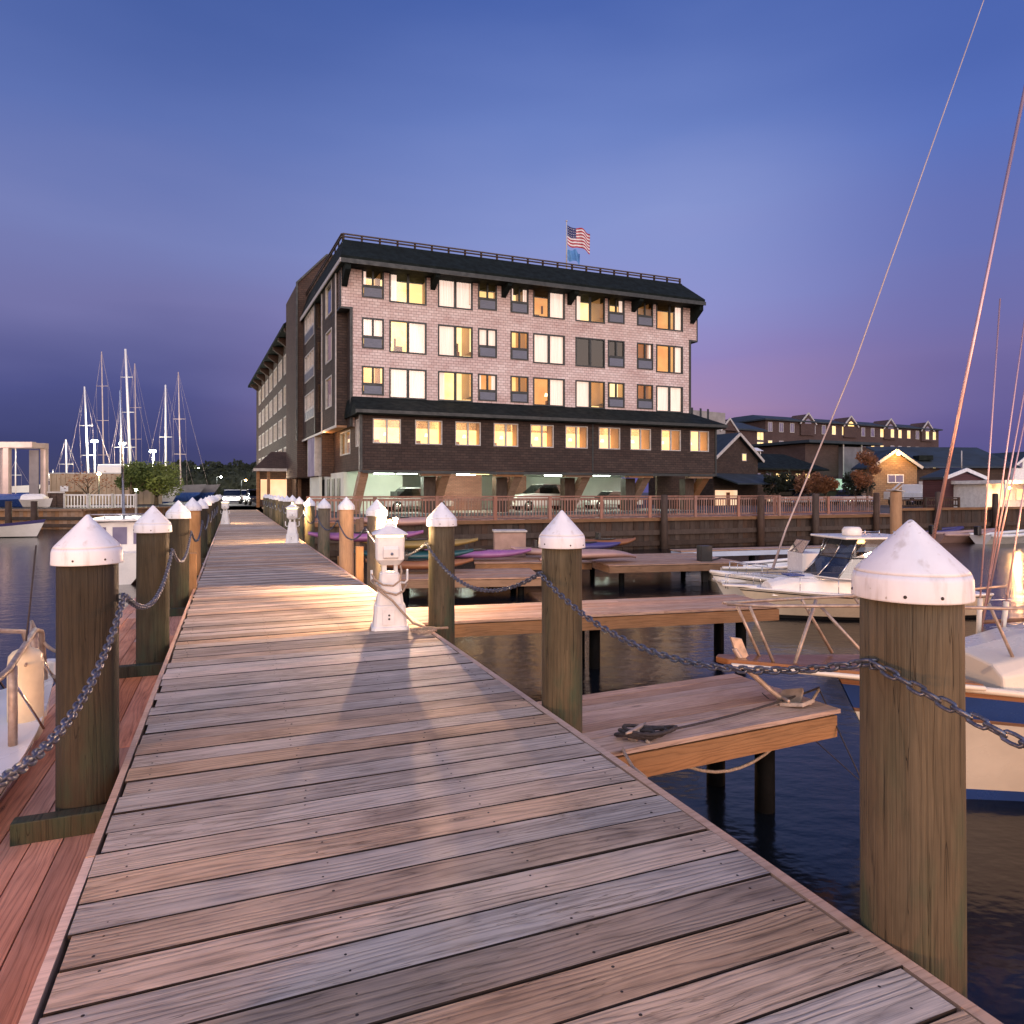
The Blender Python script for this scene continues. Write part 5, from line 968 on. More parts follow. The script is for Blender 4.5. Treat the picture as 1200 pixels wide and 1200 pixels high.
# ---------------------------------------------------------------- cars
def car(loc, rz, label, mat, L=4.5, W=1.8, H=1.5, suv=False, lights=False, cat='car', group='cars parked around the harbour'):
    o = empty('car', loc, rz, label, cat, group); hb = .62*H if suv else .55*H
    prof = [(-.5*L, .32), (-.5*L, hb*.95), (-.46*L, hb), (-.40*L if suv else -.30*L, hb+.02), (-.33*L if suv else -.18*L, H-.03), (-.05*L, H), (.10*L, H-.03), (.24*L, hb+.05), (.44*L, hb-.08), (.5*L, hb-.22), (.5*L, .32)]
    b = MB(); lower = [(-.5*L, .32), (-.5*L, hb*.95), (-.46*L, hb), (.24*L, hb+.04), (.44*L, hb-.08), (.5*L, hb-.22), (.5*L, .32)]
    b.slab([(x, -W/2, z) for x, z in lower], (0, W, 0), mat); b.build('body', o, bevel=.06)
    g_ = [(-.44*L if suv else -.32*L, hb+.003), (-.35*L if suv else -.19*L, H-.08), (.09*L, H-.08), (.235*L, hb+.042)]; b = MB(); b.slab([(x, -W/2+.09, z) for x, z in g_], (0, W-.18, 0), 'glassdark'); b.b2(-.30*L, .05*L, -W/2+.2, W/2-.2, hb-.1, H-.25, 'black'); b.build('windows', o)
    b = MB(); x0 = g_[1][0]; b.slab([(x0, -W/2+.1, H-.078), (g_[2][0], -W/2+.1, H-.078), (g_[2][0]-.1, -W/2+.14, H), (x0+.1, -W/2+.14, H)], (0, W-.24, 0), mat); b.build('roof', o, bevel=.02)
    for x in (-.31*L, .31*L):
        for s in (-1, 1):
            w = MB(); w.tube([(x, s*(W/2-.20), .33), (x, s*(W/2+.01), .33)], .33, 'tyre', 18); w.tube([(x, s*(W/2+.011), .33), (x, s*(W/2+.02), .33)], .19, 'steel', 12); w.build('wheel', o)
    for s in (-1, 1):
        w = MB(); w.b2(.5*L-.03, .5*L+.02, s*W*.36-.14, s*W*.36+.14, .55, .68, 'headlight' if lights else 'steel'); w.build('headlight', o)
    return o
def inb(px, yy): x = hx(px, yy); return P0+E1*x+E2*yy
c = inb(636, 2.4); car((c.x, c.y, LZ+.01), AB+PI+.05, 'white sport utility car parked in the open garage under the hotel', 'carwhite', 4.7, 1.9, 1.75, True)
c = inb(486, 3.0); car((c.x, c.y, LZ+.01), AB+.1, 'silver car parked at the left end of the garage', 'carsilver')
c = inb(716, 3.6); car((c.x, c.y, LZ+.01), AB+PI, 'low white car behind the rail near the garage middle', 'carwhite', 4.2, 1.7, 1.3)
for i, (px, py, Y, rz, mt, lab, li) in enumerate(((272, 588, 74, -PI/2+.35, 'carsilver', 'car with blazing headlights at the far end of the boardwalk', True), (301, 588, 66, -PI/2+.5, 'cardark', 'dark car parked at the boardwalk end near the pavilion', False), (291, 584, 84, -1.2, 'carwhite', 'pale car in the far lot behind the dark one', False),
    (1104, 583, 62, AB, 'carsilver', 'grey sedan parked beside the white truck under the barn', False), (1000, 584, 66, AB, 'carwhite', 'white car parked left of the barn gable', False), (935, 586, 62, AB, 'carsilver', 'silver car in the lot in front of the dark-roofed restaurant', False))):
    p = P(px, py, Y); car((p.x, p.y, LZ), rz, lab, mt, lights=li)
    if li:
        lamp((p.x+.6, p.y-3.2, 1.3), 500, (1, .95, .85), .2)
def truck(px, Y, rz, label):
    p = P(px, 583, Y); o = empty('pickup_truck', (p.x, p.y, LZ), rz, label, 'truck'); b = MB(); b.b2(-2.7, -.4, -.95, .95, .6, 1.25, 'carwhite'); b.slab([(x, -.95, z) for x, z in ((-.4, .6), (-.4, 1.9), (.8, 1.9), (1.35, 1.25), (2.6, 1.15), (2.6, .6))], (0, 1.9, 0), 'carwhite'); b.build('body', o, bevel=.05)
    b = MB(); b.b2(-.1, .75, -.965, .965, 1.3, 1.78, 'glassdark'); b.build('windows', o)
    for x in (-1.7, 1.7):
        for s in (-1, 1): w = MB(); w.tube([(x, s*.7, .4), (x, s*.96, .4)], .4, 'tyre', 18); w.tube([(x, s*.961, .4), (x, s*.975, .4)], .2, 'steel', 12); w.build('wheel', o)
truck(1072, 60, AB+.05, 'white pickup truck parked under the barn wall at right')
# ---------------------------------------------------------------- buildings at the right
def bld(name, px0, px1, Y0, Y1, label, cat):
    a = P(px0, HY, Y0); b = P(px1, HY, Y1); d = b-a; o = empty(name, (a.x, a.y, 0), math.atan2(d.y, d.x), label, cat); return o, d.length
def zat(py, Y): return EYE+(HY-py)*Y/F
def box_win(o, x0, x1, z0, z1, mat, y=-.02, fr='trimlight', name='window', fw=.08):
    b = MB(); b.b2(x0, x1, y-.06, y-.001, z0, z0+fw, fr); b.b2(x0, x1, y-.06, y-.001, z1-fw, z1, fr); b.b2(x0, x0+fw, y-.055, y-.001, z0+fw, z1-fw, fr); b.b2(x1-fw, x1, y-.055, y-.001, z0+fw, z1-fw, fr)
    if x1-x0 > .9: m_ = (x0+x1)/2; b.b2(m_-fw*.4, m_+fw*.4, y-.05, y-.001, z0+fw, z1-fw, fr)
    w = b.build(name, o); b = MB(); b.b2(x0+fw, x1-fw, y-.02, y-.0, z0+fw, z1-fw, mat); b.build('pane', w)
def gable(o, x0, x1, z0, ze, zr, depth, wallm, roofm, over=.4, trim='trimlight', roofname='roof', y0=0):
    b = MB(); xm = (x0+x1)/2; b.slab([(x0, y0, z0), (x1, y0, z0), (x1, y0, ze), (xm, y0, zr), (x0, y0, ze)], (0, depth, 0), wallm); b.build('wall', o)
    b = MB(); s = (zr-ze)/((x1-x0)/2)
    for sx in (-1, 1): e = xm+sx*((x1-x0)/2+over); ez = ze-s*over; b.slab([(xm, y0-over, zr+.03), (e, y0-over, ez+.03), (e, y0-over, ez+.2), (xm, y0-over, zr+.22)], (0, depth+2*over, 0), roofm)
    r = b.build(roofname, o)
    b = MB()
    for sx in (-1, 1): e = xm+sx*((x1-x0)/2+over); ez = ze-s*over; b.bar((xm, y0-over-.04, zr+.1), (e, y0-over-.04, ez+.1), .08, .26, trim)
    b.build('rake_board', r)
# four-storey brick hotel with peaked dormers
o, L = bld('brick_building', 897, 1100, 104, 122, 'long four-storey brick building with peaked dormers on the right skyline', 'building')
zt = zat(491, 112); b = MB(); b.b2(0, L, 0, 12, 0, zt-1.0, 'brick'); b.build('wall', o); b = MB(); loft(b, [ring(-.5, L+.4, -.5, 12.5, zt-1.0), ring(-.5, L+.4, -.5, 12.5, zt-.8), ring(1.5, L-1.2, 4, 8, zt+.25)], 'roofblue'); b.build('roof', o)
nd = 4
for i in range(nd):
    xc = L*(.21+.235*i); b = MB(); b.slab([(xc-1.5, -.25, zt-3.0), (xc+1.5, -.25, zt-3.0), (xc+1.5, -.25, zt-1.1), (xc, -.25, zt+.3), (xc-1.5, -.25, zt-1.1)], (0, 3, 0), 'brick'); d_1 = b.build('dormer', o)
    b = MB(); b.bar((xc-1.8, -.35, zt-1.3), (xc, -.35, zt+.45), .12, .2, 'trimlight'); b.bar((xc+1.8, -.35, zt-1.3), (xc, -.35, zt+.45), .12, .2, 'trimlight'); b.build('gable_trim', d_1)
    b = MB(); b.slab([(xc-.7, -.27, zt-1.2), (xc+.7, -.27, zt-1.2), (xc+.45, -.27, zt-.65), (xc, -.27, zt-.4), (xc-.45, -.27, zt-.65)], (0, -.05, 0), 'dimwin' if i != 1 else 'litwin'); b.build('fan_window', d_1)
rr = random.Random(5)
for fl_ in range(4):
    z = zt-2.7-fl_*2.75
    for i in range(18):
        x = .9+(L-2.2)*i/17; litp = .55
        box_win(o, x-.45, x+.45, z, z+1.45, 'litwin' if rr.random() < litp else 'dimwin', y=-.27 if abs(((x/L-.21)/.235) % 1) < .07 or abs(((x/L-.21)/.235) % 1) > .93 else -.02)
o, L = bld('brick_building', 843, 897, 92, 97, 'lower brick wing with lit stair windows left of the dormered building', 'building'); zt = zat(504, 94)
b = MB(); b.b2(0, L, 0, 10, 0, zt, 'brick'); b.build('wall', o); b = MB(); loft(b, [ring(-.3, L+.01, -.4, 10.5, zt), ring(-.3, L+.01, -.4, 10.5, zt+.2), ring(.5, L-.01, 4, 7, zt+1.6)], 'roofblue'); b.build('roof', o)
for k_ in range(3): box_win(o, L*.80, L*.80+1.4, zt-1.4-k_*1.35+.2, zt-.25-k_*1.35+.2, 'litwin')
for x, z, m_ in ((.5, 2.0, 'litwin'), (1.3, 2.0, 'dimwin'), (2.7, 2.0, 'dimwin'), (4.2, 2.0, 'dimwin'), (4.2, 3.6, 'dimwin'), (3.8, 4.8, 'litwin')): box_win(o, x, x+.8, zt-z-.2, zt-z+1.0, m_)
b = MB(); b.slab([(-.2, -.5, zt-.2), (3.0, -.5, zt-.2), (1.4, -.5, zt+1.3)], (0, 5, 0), 'brick'); b.build('gable', o); b = MB(); b.bar((-.4, -.55, zt-.35), (1.4, -.55, zt+1.4), .1, .22, 'trimlight'); b.bar((3.2, -.55, zt-.35), (1.4, -.55, zt+1.4), .1, .22, 'trimlight'); b.build('gable_trim', o)
# white roof-top units behind the hotel
o, L = bld('plant_room', 806, 850, 88, 92, 'pale flat-roofed block with dark slots seen just above the hotel canopy', 'building'); z1 = zat(482, 90); b = MB(); b.b2(0, L, 0, 5, 0, z1, 'concrete'); b.build('wall', o)
for x in (.6, 2.2, 3.6): b = MB(); b.b2(x, x+.35, -.03, 0, z1-1.0, z1+.3, 'trim'); b.build('slot', o)
# dark house and shed by the quay
o, L = bld('dark_house', 836, 888, 64, 68, 'dark blue gabled house with one lit window beside the hotel', 'house'); gable(o, 0, L, 0, zat(538, 66), zat(510, 66), 8, 'shdark', 'roofblue'); box_win(o, L*.62, L*.62+.7, zat(540, 66), zat(531, 66), 'litwin'); 
b = MB(); b.slab([(-.5, -3, zat(568, 64)), (L+1, -3, zat(568, 64)), (L+1, 0, zat(556, 64)), (-.5, 0, zat(556, 64))], (0, 0, .12), 'roofblue'); b.build('porch_roof', o); b = MB(); b.b2(.2, L*.5, -.12, -.03, LZ, 1.7, 'litwall'); b.build('lit_porch', o)
b = MB(); b.b2(L*.25, L*.32, -.2, -.13, LZ, 1.5, 'orange'); b.build('door', o)
o, L = bld('restaurant', 880, 956, 70, 74, 'low restaurant with a broad dark roof, lit eaves and a white roof lantern', 'restaurant'); ze = zat(551, 71)
b = MB(); b.b2(0, L, 0, 7, 0, ze, 'shdark'); b.build('wall', o); b = MB(); loft(b, [ring(-.6, L+.6, -1.2, 8, ze), ring(-.6, L+.6, -1.2, 8, ze+.15), ring(1.2, L-1.4, 3, 4, zat(530, 72))], 'roofdark'); b.build('roof', o)
b = MB(); x = L*.25; zr_ = zat(531, 72); b.b2(x, x+1.9, 2.8, 4.0, zr_-.4, zr_+.35, 'white'); b.slab([(x-.2, 2.6, zr_+.35), (x+2.1, 2.6, zr_+.35), (x+2.1, 3.4, zr_+.7), (x-.2, 3.4, zr_+.7)], (0, .1, .05), 'white'); ln_ = b.build('roof_lantern', o)
b = MB(); [b.b2(x+.1+.6*i, x+.55+.6*i, 2.75, 2.79, zr_-.05, zr_+.28, 'trim') for i in range(3)]; b.build('lantern_windows', ln_)
for i in range(6): x = .4+i*(L-.8)/6; box_win(o, x+.1, x+.95, ze-1.15, ze-.25, 'litwin' if i > 1 else 'dimwin', fr='trim')
for i in range(5): box_win(o, .5+i*(L-1)/5, .5+i*(L-1)/5+.5, LZ+.2, LZ+.75, 'litwall' if i % 2 else 'litwin', fr='trim')
lamp(Vector((L*.5, -2.5, 1.8)), 90, (1, .6, .3), .2, o)
o, L = bld('market_hall', 955, 1022, 78, 82, 'grey and brown flat-roofed hall behind the orange-lit tree', 'building'); z1 = zat(521, 80)
b = MB(); b.b2(-1.5, L*.4, 0, 9, 0, z1-.1, 'brick'); b.b2(L*.4, L*.72, -.6, 9, 0, z1-.3, 'grey'); b.b2(L*.72, L, -.3, 9, 0, z1-.2, 'brick'); b.build('wall', o); b = MB(); b.b2(-2, L+.5, -1, 9.5, z1, z1+.3, 'roofblue'); b.build('roof', o)
b = MB(); b.b2(L*.72-.06, L*.72+.06, -.7, -.6, 0, z1, 'trimlight'); b.b2(L*.4-.06, L*.4+.06, -.7, -.6, 0, z1, 'trimlight'); b.build('corner_board', o); box_win(o, L*.80, L*.80+1.1, z1-1.8, z1-.8, 'dimwin', y=-.32); b = MB(); b.b2(L*.15, L*.55, -.9, -.62, zat(574, 78), zat(561, 78), 'garage'); b.build('awning_front', o)
lamp(Vector((L*.35, -3, 2.2)), 120, (.5, 1, .6), .2, o)
# barn with lamp in its gable
o, L = bld('barn', 1020, 1077, 68, 68, 'shingled barn with a bright lamp at the gable peak and long blue roof', 'barn'); ze, zr = zat(547, 68), zat(529, 68)
gable(o, .2, L-.2, 0, ze, zr, 3.2, 'barn', 'roofblue', .35, 'trimlight', 'gable_roof'); cx = L/2; box_win(o, cx-.75, cx+.85, zat(566, 68), zat(556, 68), 'dimwin', y=-.02, fr='white')
b = MB(); b.b2(L-.2, L+9.5, .8, 6.8, 0, zat(549, 70), 'shmid'); b.build('long_wall', o)
b = MB(); b.slab([(L-.8, .3, zat(549, 70)), (L+10.2, .3, zat(549, 70)), (L+9.4, 5.5, zat(527, 75)), (cx, 5.5, zat(526, 75))], (0, .1, .15), 'roofblue'); b.build('main_roof', o); b = MB(); b.b2(L+.9, L+2.3, 1.5, 2.6, ze+.7, ze+1.2, 'roofdark'); b.build('skylight', o)
b = MB(); b.b2(L+.9, L+1.5, .73, .79, .6, 2.6, 'white'); b.build('door', o); box_win(o, L+3.6, L+4.6, 1.6, 2.6, 'dimwin', y=.78)
b = MB(); b.sphere((cx, -.65, zr-.25), .17, 'bulb', 8); b.tube([(cx, -.3, zr-.1), (cx, -.65, zr-.15)], .04, 'trim'); b.build('gable_lamp', o); lamp(Vector((cx, -1.5, zr-.5)), 420, (1, .55, .18), .15, o)
o, L = bld('boat_shed', 1105, 1154, 52, 54, 'maroon shed with a low white-trimmed gable at the right quay', 'shed'); gable(o, 0, L, 0, zat(562, 53), zat(552, 53), 1.6, 'maroon', 'roofblue', .15, 'white'); b = MB(); b.tube([(L/2, .2, zat(552, 53)), (L/2, .2, zat(528, 53))], .04, 'trimlight'); b.build('roof_mast', o)
b = MB(); b.b2(L-.2, L+.05, -.1, 0, 0, zat(562, 53), 'white'); b.build('corner_board', o); b = MB(); b.b2(L*.62, L*.9, -.05, -.01, .3, 2.0, 'trim'); b.build('door', o)
o, L = bld('dock_office', 1156, 1235, 50, 52, 'white dock office with lamp-lit veranda at the right picture edge', 'building'); z1 = zat(564, 51)
b = MB(); b.b2(0, L, 0, 5, 0, z1-.2, 'white'); b.build('wall', o); b = MB(); b.b2(-.3, L, -1.6, 5.4, z1-.2, z1+.05, 'white'); b.build('roof', o)
for x in (1.5, 2.8): box_win(o, x, x+.9, .9, z1-.5, 'litwin', fr='white')
for x in (-.2, 2.0, 4.3): b = MB(); b.tube([(x, -1.5, LZ), (x, -1.5, z1-.2)], .06, 'white'); b.build('veranda_post', o)
b = MB(); b.sphere((.7, -1.2, zat(572, 50)), .11, 'bulb', 8); b.build('veranda_lamp', o); lamp(Vector((.7, -1.75, zat(573, 50))), 420, (1, .50, .20), .15, o)
o, L = bld('white_house', 1188, 1225, 84, 86, 'small white gabled house high at the right edge', 'house'); gable(o, 0, L, 0, zat(547, 85), zat(531, 85), 6, 'white', 'roofblue', .2, 'white'); box_win(o, .8, 1.5, zat(549, 85), zat(541, 85), 'dimwin'); lamp(Vector((1.6, -3, 3.5)), 150, (1, .7, .6), .2, o)
# ---------------------------------------------------------------- trees
def tree(px, Y, zt, w, mat, label, seed, trunk=.16, crown=None, n=2600, group='trees around the harbour', zb=None, lean=0, leaf=.13, shape=1.0):
    rr = random.Random(seed); p = P(px, HY, Y); o = empty('tree', (p.x, p.y, LZ), rr.uniform(0, 6), label, 'tree', group); H = zt-LZ; zb = H*.35 if zb is None else zb-LZ
    t = MB(); pts = [(0, 0, -.2), (.04, .03, H*.2), (.10*rr.uniform(-1, 1), .1*rr.uniform(-1, 1), H*.45), (0, 0, H*.8)]; t.tube(pts, [trunk, trunk*.8, trunk*.55, trunk*.15], 'bark', 8)
    cl = []
    for i in range(11):
        a = rr.uniform(0, 2*PI); h = zb+(H-zb)*rr.uniform(.1, .9); q = (h-zb)/(H-zb); rad = w/2*math.sin(PI*min(1, max(.12, q*.86+.14)))**.7*rr.uniform(.45, .95); e = Vector((math.cos(a)*rad, math.sin(a)*rad, h))
        s0 = Vector((0, 0, max(H*.2, h-rad*.9))); t.tube([s0, s0.lerp(e, .5)+Vector((0, 0, .1)), e], [trunk*.4, trunk*.25, trunk*.08], 'bark', 5); cl.append((e, w*rr.uniform(.14, .26)))
    t.build('trunk', o); c = MB(); per = n//len(cl); ws = (1.0, .8)
    for e, r in cl:
        for i in range(per):
            d = Vector((rr.gauss(0, 1), rr.gauss(0, 1), rr.gauss(0, .75))); d = d.normalized()*(r*rr.random()**.4*1.15); q = e+d; u = Vector((rr.gauss(0, 1), rr.gauss(0, 1), rr.gauss(0, .7))).normalized(); v_ = u.orthogonal().normalized(); s = leaf*rr.uniform(.5, 1.25)
            c.add([q-u*s, q+v_*s*.55, q+u*s, q-v_*s*.55], [(0, 1, 2, 3)], mat, False, .5)
    c.build('crown', o); return o
M['leafyellow'] = leafm('yellow_green_leaves', (.19, .23, .05))
tree(183, 66, zat(547, 66), 4.6, 'leafyellow', 'round yellow-green floodlit tree on the boatyard quay, right one of the pair', 1, .22, n=5200, leaf=.16, zb=zat(572, 66)); tree(154, 64, zat(549, 64), 3.6, 'leaf', 'round green tree left of the yellow-lit one on the boatyard quay', 2, .2, n=4200, leaf=.15, zb=zat(572, 64))
tree(103, 62, zat(556, 62), 4.2, 'leaforange', 'thin bare-twigged tree in front of the tan boatyard wall', 3, .1, n=260, zb=zat(573, 62))
tree(1017, 58, zat(528, 58), 2.1, 'leaforange', 'narrow tree glowing orange in the lamplight left of the barn', 4, .12, n=2600, zb=zat(572, 58), leaf=.10); lamp(P(1014, 552, 55), 90, (1, .45, .2), .2)
for i, (px, Y, py, w, mt, lab) in enumerate(((925, 62, 551, 2.6, 'leafdark', 'dark round tree in front of the restaurant'), (948, 60, 553, 2.4, 'leaforange', 'small rusty tree between the restaurant and the green awning'), (1003, 60, 556, 2.2, 'leafdark', 'dark bush-like tree beside the green awning'), (905, 64, 556, 2.0, 'leafdark', 'small dark tree at the left end of the restaurant'), (968, 57, 560, 1.8, 'leaforange', 'low reddish tree left of the green-lit awning'))): tree(px, Y, zat(py, Y), w, mt, lab, 20+i, .08, n=1500, zb=zat(577, Y))
# far wood across the left
rr = random.Random(9)
def mass(name, pts, label, mat, w=5, dens=900, leaf=.35):
    c = MB()
    for (px, Y, py) in pts:
        p = P(px, HY, Y); H = zat(py, Y)
        c.lathe([(w*.35, 0), (w*.46, H*.35), (w*.40, H*.62), (w*.2, H*.82), (.2, H*.9)], mat, (p.x, p.y, LZ), 12, wob=lambda t, z: 1+.1*math.sin(3*t+px))
        for i in range(dens):
            h = H*rr.random()**.6; q = h/H; rad = w*.55*math.sin(PI*min(1, .25+q*.72))*rr.uniform(.75, 1.12); a = rr.uniform(0, 2*PI); s = leaf*rr.uniform(.4, 1); e = Vector((p.x+math.cos(a)*rad, p.y+math.sin(a)*rad, LZ+h*rr.uniform(.97, 1.05))); u = Vector((rr.gauss(0, 1), rr.gauss(0, 1), rr.gauss(0, 1))).normalized(); v_ = u.orthogonal().normalized(); c.add([e-u*s, e+v_*s*.6, e+u*s, e-v_*s*.6], [(0, 1, 2, 3)], mat, False, .5)
    o = c.build(name, None, label, 'wood', None, 'stuff')
mass('tree_line', [(196+i*8.2, 118-(i % 3)*7, 548+5*math.sin(i*1.7)-(3 if i in (1, 2, 12, 13) else 0)) for i in range(15)], 'dark line of trees beyond the boatyard at left', 'leafdark', 7.5, 700)
mass('tree_line', [(1150+i*12, 150, 562+3*math.sin(i*2)) for i in range(7)]+[(-20+i*20, 190, 572+2*math.sin(i*3)) for i in range(12)], 'low dark distant trees along both horizons', 'leafdark', 13, 260, .6)
# ---------------------------------------------------------------- boatyard at the left
def wall_thing(name, px0, px1, Y, z0, z1, mat, label, cat, depth=2.4):
    a, b_ = P(px0, HY, Y), P(px1, HY, Y); o = empty(name, (a.x, a.y, 0), 0, label, cat); b = MB(); W_ = b_.x-a.x; b.b2(0, W_, 0, depth, z0, z1, mat); b.build('wall', o)
    r = MB(); k = int(W_/.45); [r.b2(.1+i*W_/k, .1+i*W_/k+.12, -.05, -.003, z0, z1-.08, mat) for i in range(k-1) if .1+i*W_/k+.12 < W_]; r.b2(-.02, W_+.02, -.07, -.052, z1-.12, z1, 'trimlight'); r.build('ribs', o); return o, W_
o, W_ = wall_thing('storage_container', 58, 176, 70, LZ, zat(554, 70), 'panel', 'long tan corrugated container wall behind the white fence', 'container'); b = MB(); b.b2(1.15, 1.95, -.12, -.08, 1.6, 2.15, 'white'); b.build('notice', o)
wall_thing('brick_shed', 56, 76, 56, LZ, zat(576, 56), 'shmid', 'small brown shed at the corner of the boatyard quay', 'shed')
a = P(76, HY, 54); o = empty('white_fence', (a.x, a.y, LZ), .02, 'white picket railing along the boatyard quay', 'fence'); W_ = P(160, HY, 54).x-a.x; b = MB(); b.b2(0, W_, -.03, .03, .95, 1.05, 'white'); b.b2(0, W_, -.03, .03, .1, .18, 'white'); b.build('rails', o); b = MB(); [b.b2(x*.24, x*.24+.08, -.06, -.031, .02, .94, 'white') for x in range(int(W_/.24))]; b.build('pickets', o)
for x in range(4): b = MB(); b.b2(x*W_/3.05, x*W_/3.05+.14, -.2, -.062, -1.8, 1.1, 'trimlight'); b.build('post', o)
for i, (px, py, Y, h_) in enumerate(((111, 517, 82, 7.6), (144, 520, 84, 7.4), (179.5, 529, 80, 6.2))):
    p = P(px, HY, Y); z = zat(py, Y); o = empty('floodlight_mast', (p.x, p.y, LZ), 0, ['left one', 'middle and brightest one', 'right one'][i]+' of three tall boatyard floodlights', 'floodlight', 'boatyard floodlights'); b = MB(); b.tube([(0, 0, 0), (0, 0, z-LZ)], [.12, .08], 'trimlight'); b.build('pole', o)
    b = MB(); b.b2(-.4, .4, -.12, .1, z-LZ-.14, z-LZ+.16, 'trim'); h2 = b.build('lamp_head', o); b = MB(); b.b2(-.34, .34, -.15, -.125, z-LZ-.1, z-LZ+.12, 'bulbwhite'); b.build('lens', h2); lamp((0, -.45, z-LZ), 4200, (1, .93, .74), .35, o)
def yacht(px_t, py_t, px_b, py_b, Y, label, mat='gel', th=.13, stays=True, hullL=11, spr=(.35, .62), hz=1.6, dark=False):
    b0 = P(px_b, py_b, Y); t0 = P(px_t, py_t, Y); o = empty('sailing_yacht', (b0.x, b0.y, LZ), 0, label, 'sailing yacht', 'laid-up sailing yachts in the boatyard'); v = t0-Vector((b0.x, b0.y, LZ)); b = MB(); mm = 'steel' if not dark else 'hwy'; b.tube([(0, 0, hz), v], [th, th*.7], 'gel' if not dark else 'hwy', 8); b.build('mast', o)
    s = MB(); r = MB()
    for f in spr: q = Vector((v.x*f, v.y, hz+(v.z-hz)*f)); s.tube([q-Vector((.8, 0, 0)), q+Vector((.8, 0, 0))], .04, 'gel' if not dark else 'hwy', 5)
    s.build('spreaders', o)
    for x in (-.55*hullL*.5, .55*hullL*.6, -.8, .8):
        if abs(x) < 1: r.tube([(x, 0, hz), (v.x*spr[-1]+x, 0, hz+(v.z-hz)*spr[-1]), v], .010, 'hwy', 4)
        else: r.tube([(x, 0, hz), v], .010, 'hwy', 4)
    r.build('stays', o)
    bands = [(.2, 'navy'), (1, mat)]; rw = hull(hullL*.7, hullL*.28, 1.0, .9, .3, .9, .6, bands, 12); h = MB(); h.xf = lambda q: (q[0]-hullL*.45*.7, q[1], q[2]+.95); add_hull(h, rw, bands, 'navy'); add_deck(h, rw, mat); h.build('hull', o); return o
yacht(99, 453, 104, 553, 84, 'tall white-masted yacht, mast third from left in the boatyard', spr=(.33, .62)); yacht(147, 409, 154, 545, 92, 'yacht with the tallest thick white mast in the middle of the boatyard', th=.2, spr=(.3, .55, .8)); yacht(119, 412, 122, 550, 96, 'dark slender-masted yacht between the white masts', th=.10, dark=True, spr=(.25, .5, .75)); yacht(158, 426, 160, 545, 99, 'grey-masted yacht just right of the tallest mast', th=.1, dark=True, spr=(.4, .65)); yacht(194, 451, 194.5, 546, 88, 'yacht with a single clean white mast right of the floodlights', 'grey', th=.14, spr=(.5,)); yacht(209, 436, 212, 548, 90, 'rightmost laid-up yacht with two backstays fanning to the right', 'grey', th=.1, spr=(.3, .6), dark=True); yacht(141.5, 475, 142, 540, 86, 'short white mast in front of the tallest one', th=.13, hullL=8, spr=(.5,)); yacht(77, 515, 78, 553, 80, 'short pyramid-rigged mast left of the tan container', th=.1, hullL=7, spr=(.5,)); yacht(18, 540, 18, 560, 92, 'low mast inside the boat lift at the far left', th=.08, hullL=7, spr=(.5,))
p = P(116, 577, 56.5); o = empty('yard_lamp', (p.x, p.y, LZ), 0, 'warm yard lamp on a short post behind the white picket railing', 'lamp'); b = MB(); b.tube([(0, 0, 0), (0, 0, 2.6)], .05, 'trim'); b.build('post', o); b = MB(); b.sphere((0, 0, 2.7), .14, 'bulb', 8); b.build('lamp_head', o); lamp((0, -.4, 3.0), 650, (1, .72, .38), .15, o)
p = P(150, 577, 57.5); o = empty('yard_lamp', (p.x+1.2, p.y-1, LZ), 0, 'added white lamp in front of the two quay trees', 'lamp'); b = MB(); b.tube([(0, 0, 0), (0, 0, 1.3)], .05, 'trim'); b.build('post', o); b = MB(); b.sphere((0, 0, 1.4), .10, 'bulbwhite', 8); b.build('lamp_head', o); lamp((0, 0, 1.65), 420, (.95, 1, .6), .15, o)  # lamp added to brighten the two trees from the front
p = P(137, 548, 78); o = empty('motor_yacht', (p.x, p.y, 1.4), .1, 'big white motor yacht superstructure above the container wall', 'motor yacht'); b = MB(); cabin(b, -3, 3.2, 1.6, 1.3, .2, 2.0, 'gel', tum=.3); b.build('saloon', o, bevel=.05); b = MB(); cabin(b, -1.6, 1.4, 1.2, .9, 2.05, 3.2, 'gel', tum=.3); b.build('flybridge', o, bevel=.05); b = MB(); b.b2(-2.2, -.6, -1.66, -1.60, .9, 1.4, 'trim'); b.b2(.2, 1.4, -1.62, -1.55, .9, 1.4, 'trim'); b.build('windows', o)
rw = hull(11, 3.6, 1.2, .5, .5, .9, .8, [(1, 'gel')], 12); h = MB(); h.xf = lambda q: (q[0]-5, q[1], q[2]-.95); add_hull(h, rw, [(1, 'gel')], 'navy'); add_deck(h, rw, 'gel'); h.build('hull', o)
p = P(62, 560, 80); o = empty('radar_arch', (p.x, p.y, LZ), 0, 'pair of white radar domes on an arch at the left of the container', 'radar arch')
b = MB(); b.tube([(-.7, 0, 0), (-.7, 0, 2.6)], .06, 'gel'); b.tube([(.7, 0, 0), (.7, 0, 2.6)], .06, 'gel'); b.tube([(-1.1, 0, 2.6), (1.1, 0, 2.6)], .07, 'gel'); b.tube([(0, 0, 2.6), (0, 0, 3.8)], .04, 'gel'); b.build('frame', o)
for x in (-.7, .75): b = MB(); b.sphere((x, 0, 3.05), .38, 'gel', 10); b.build('dome', o)
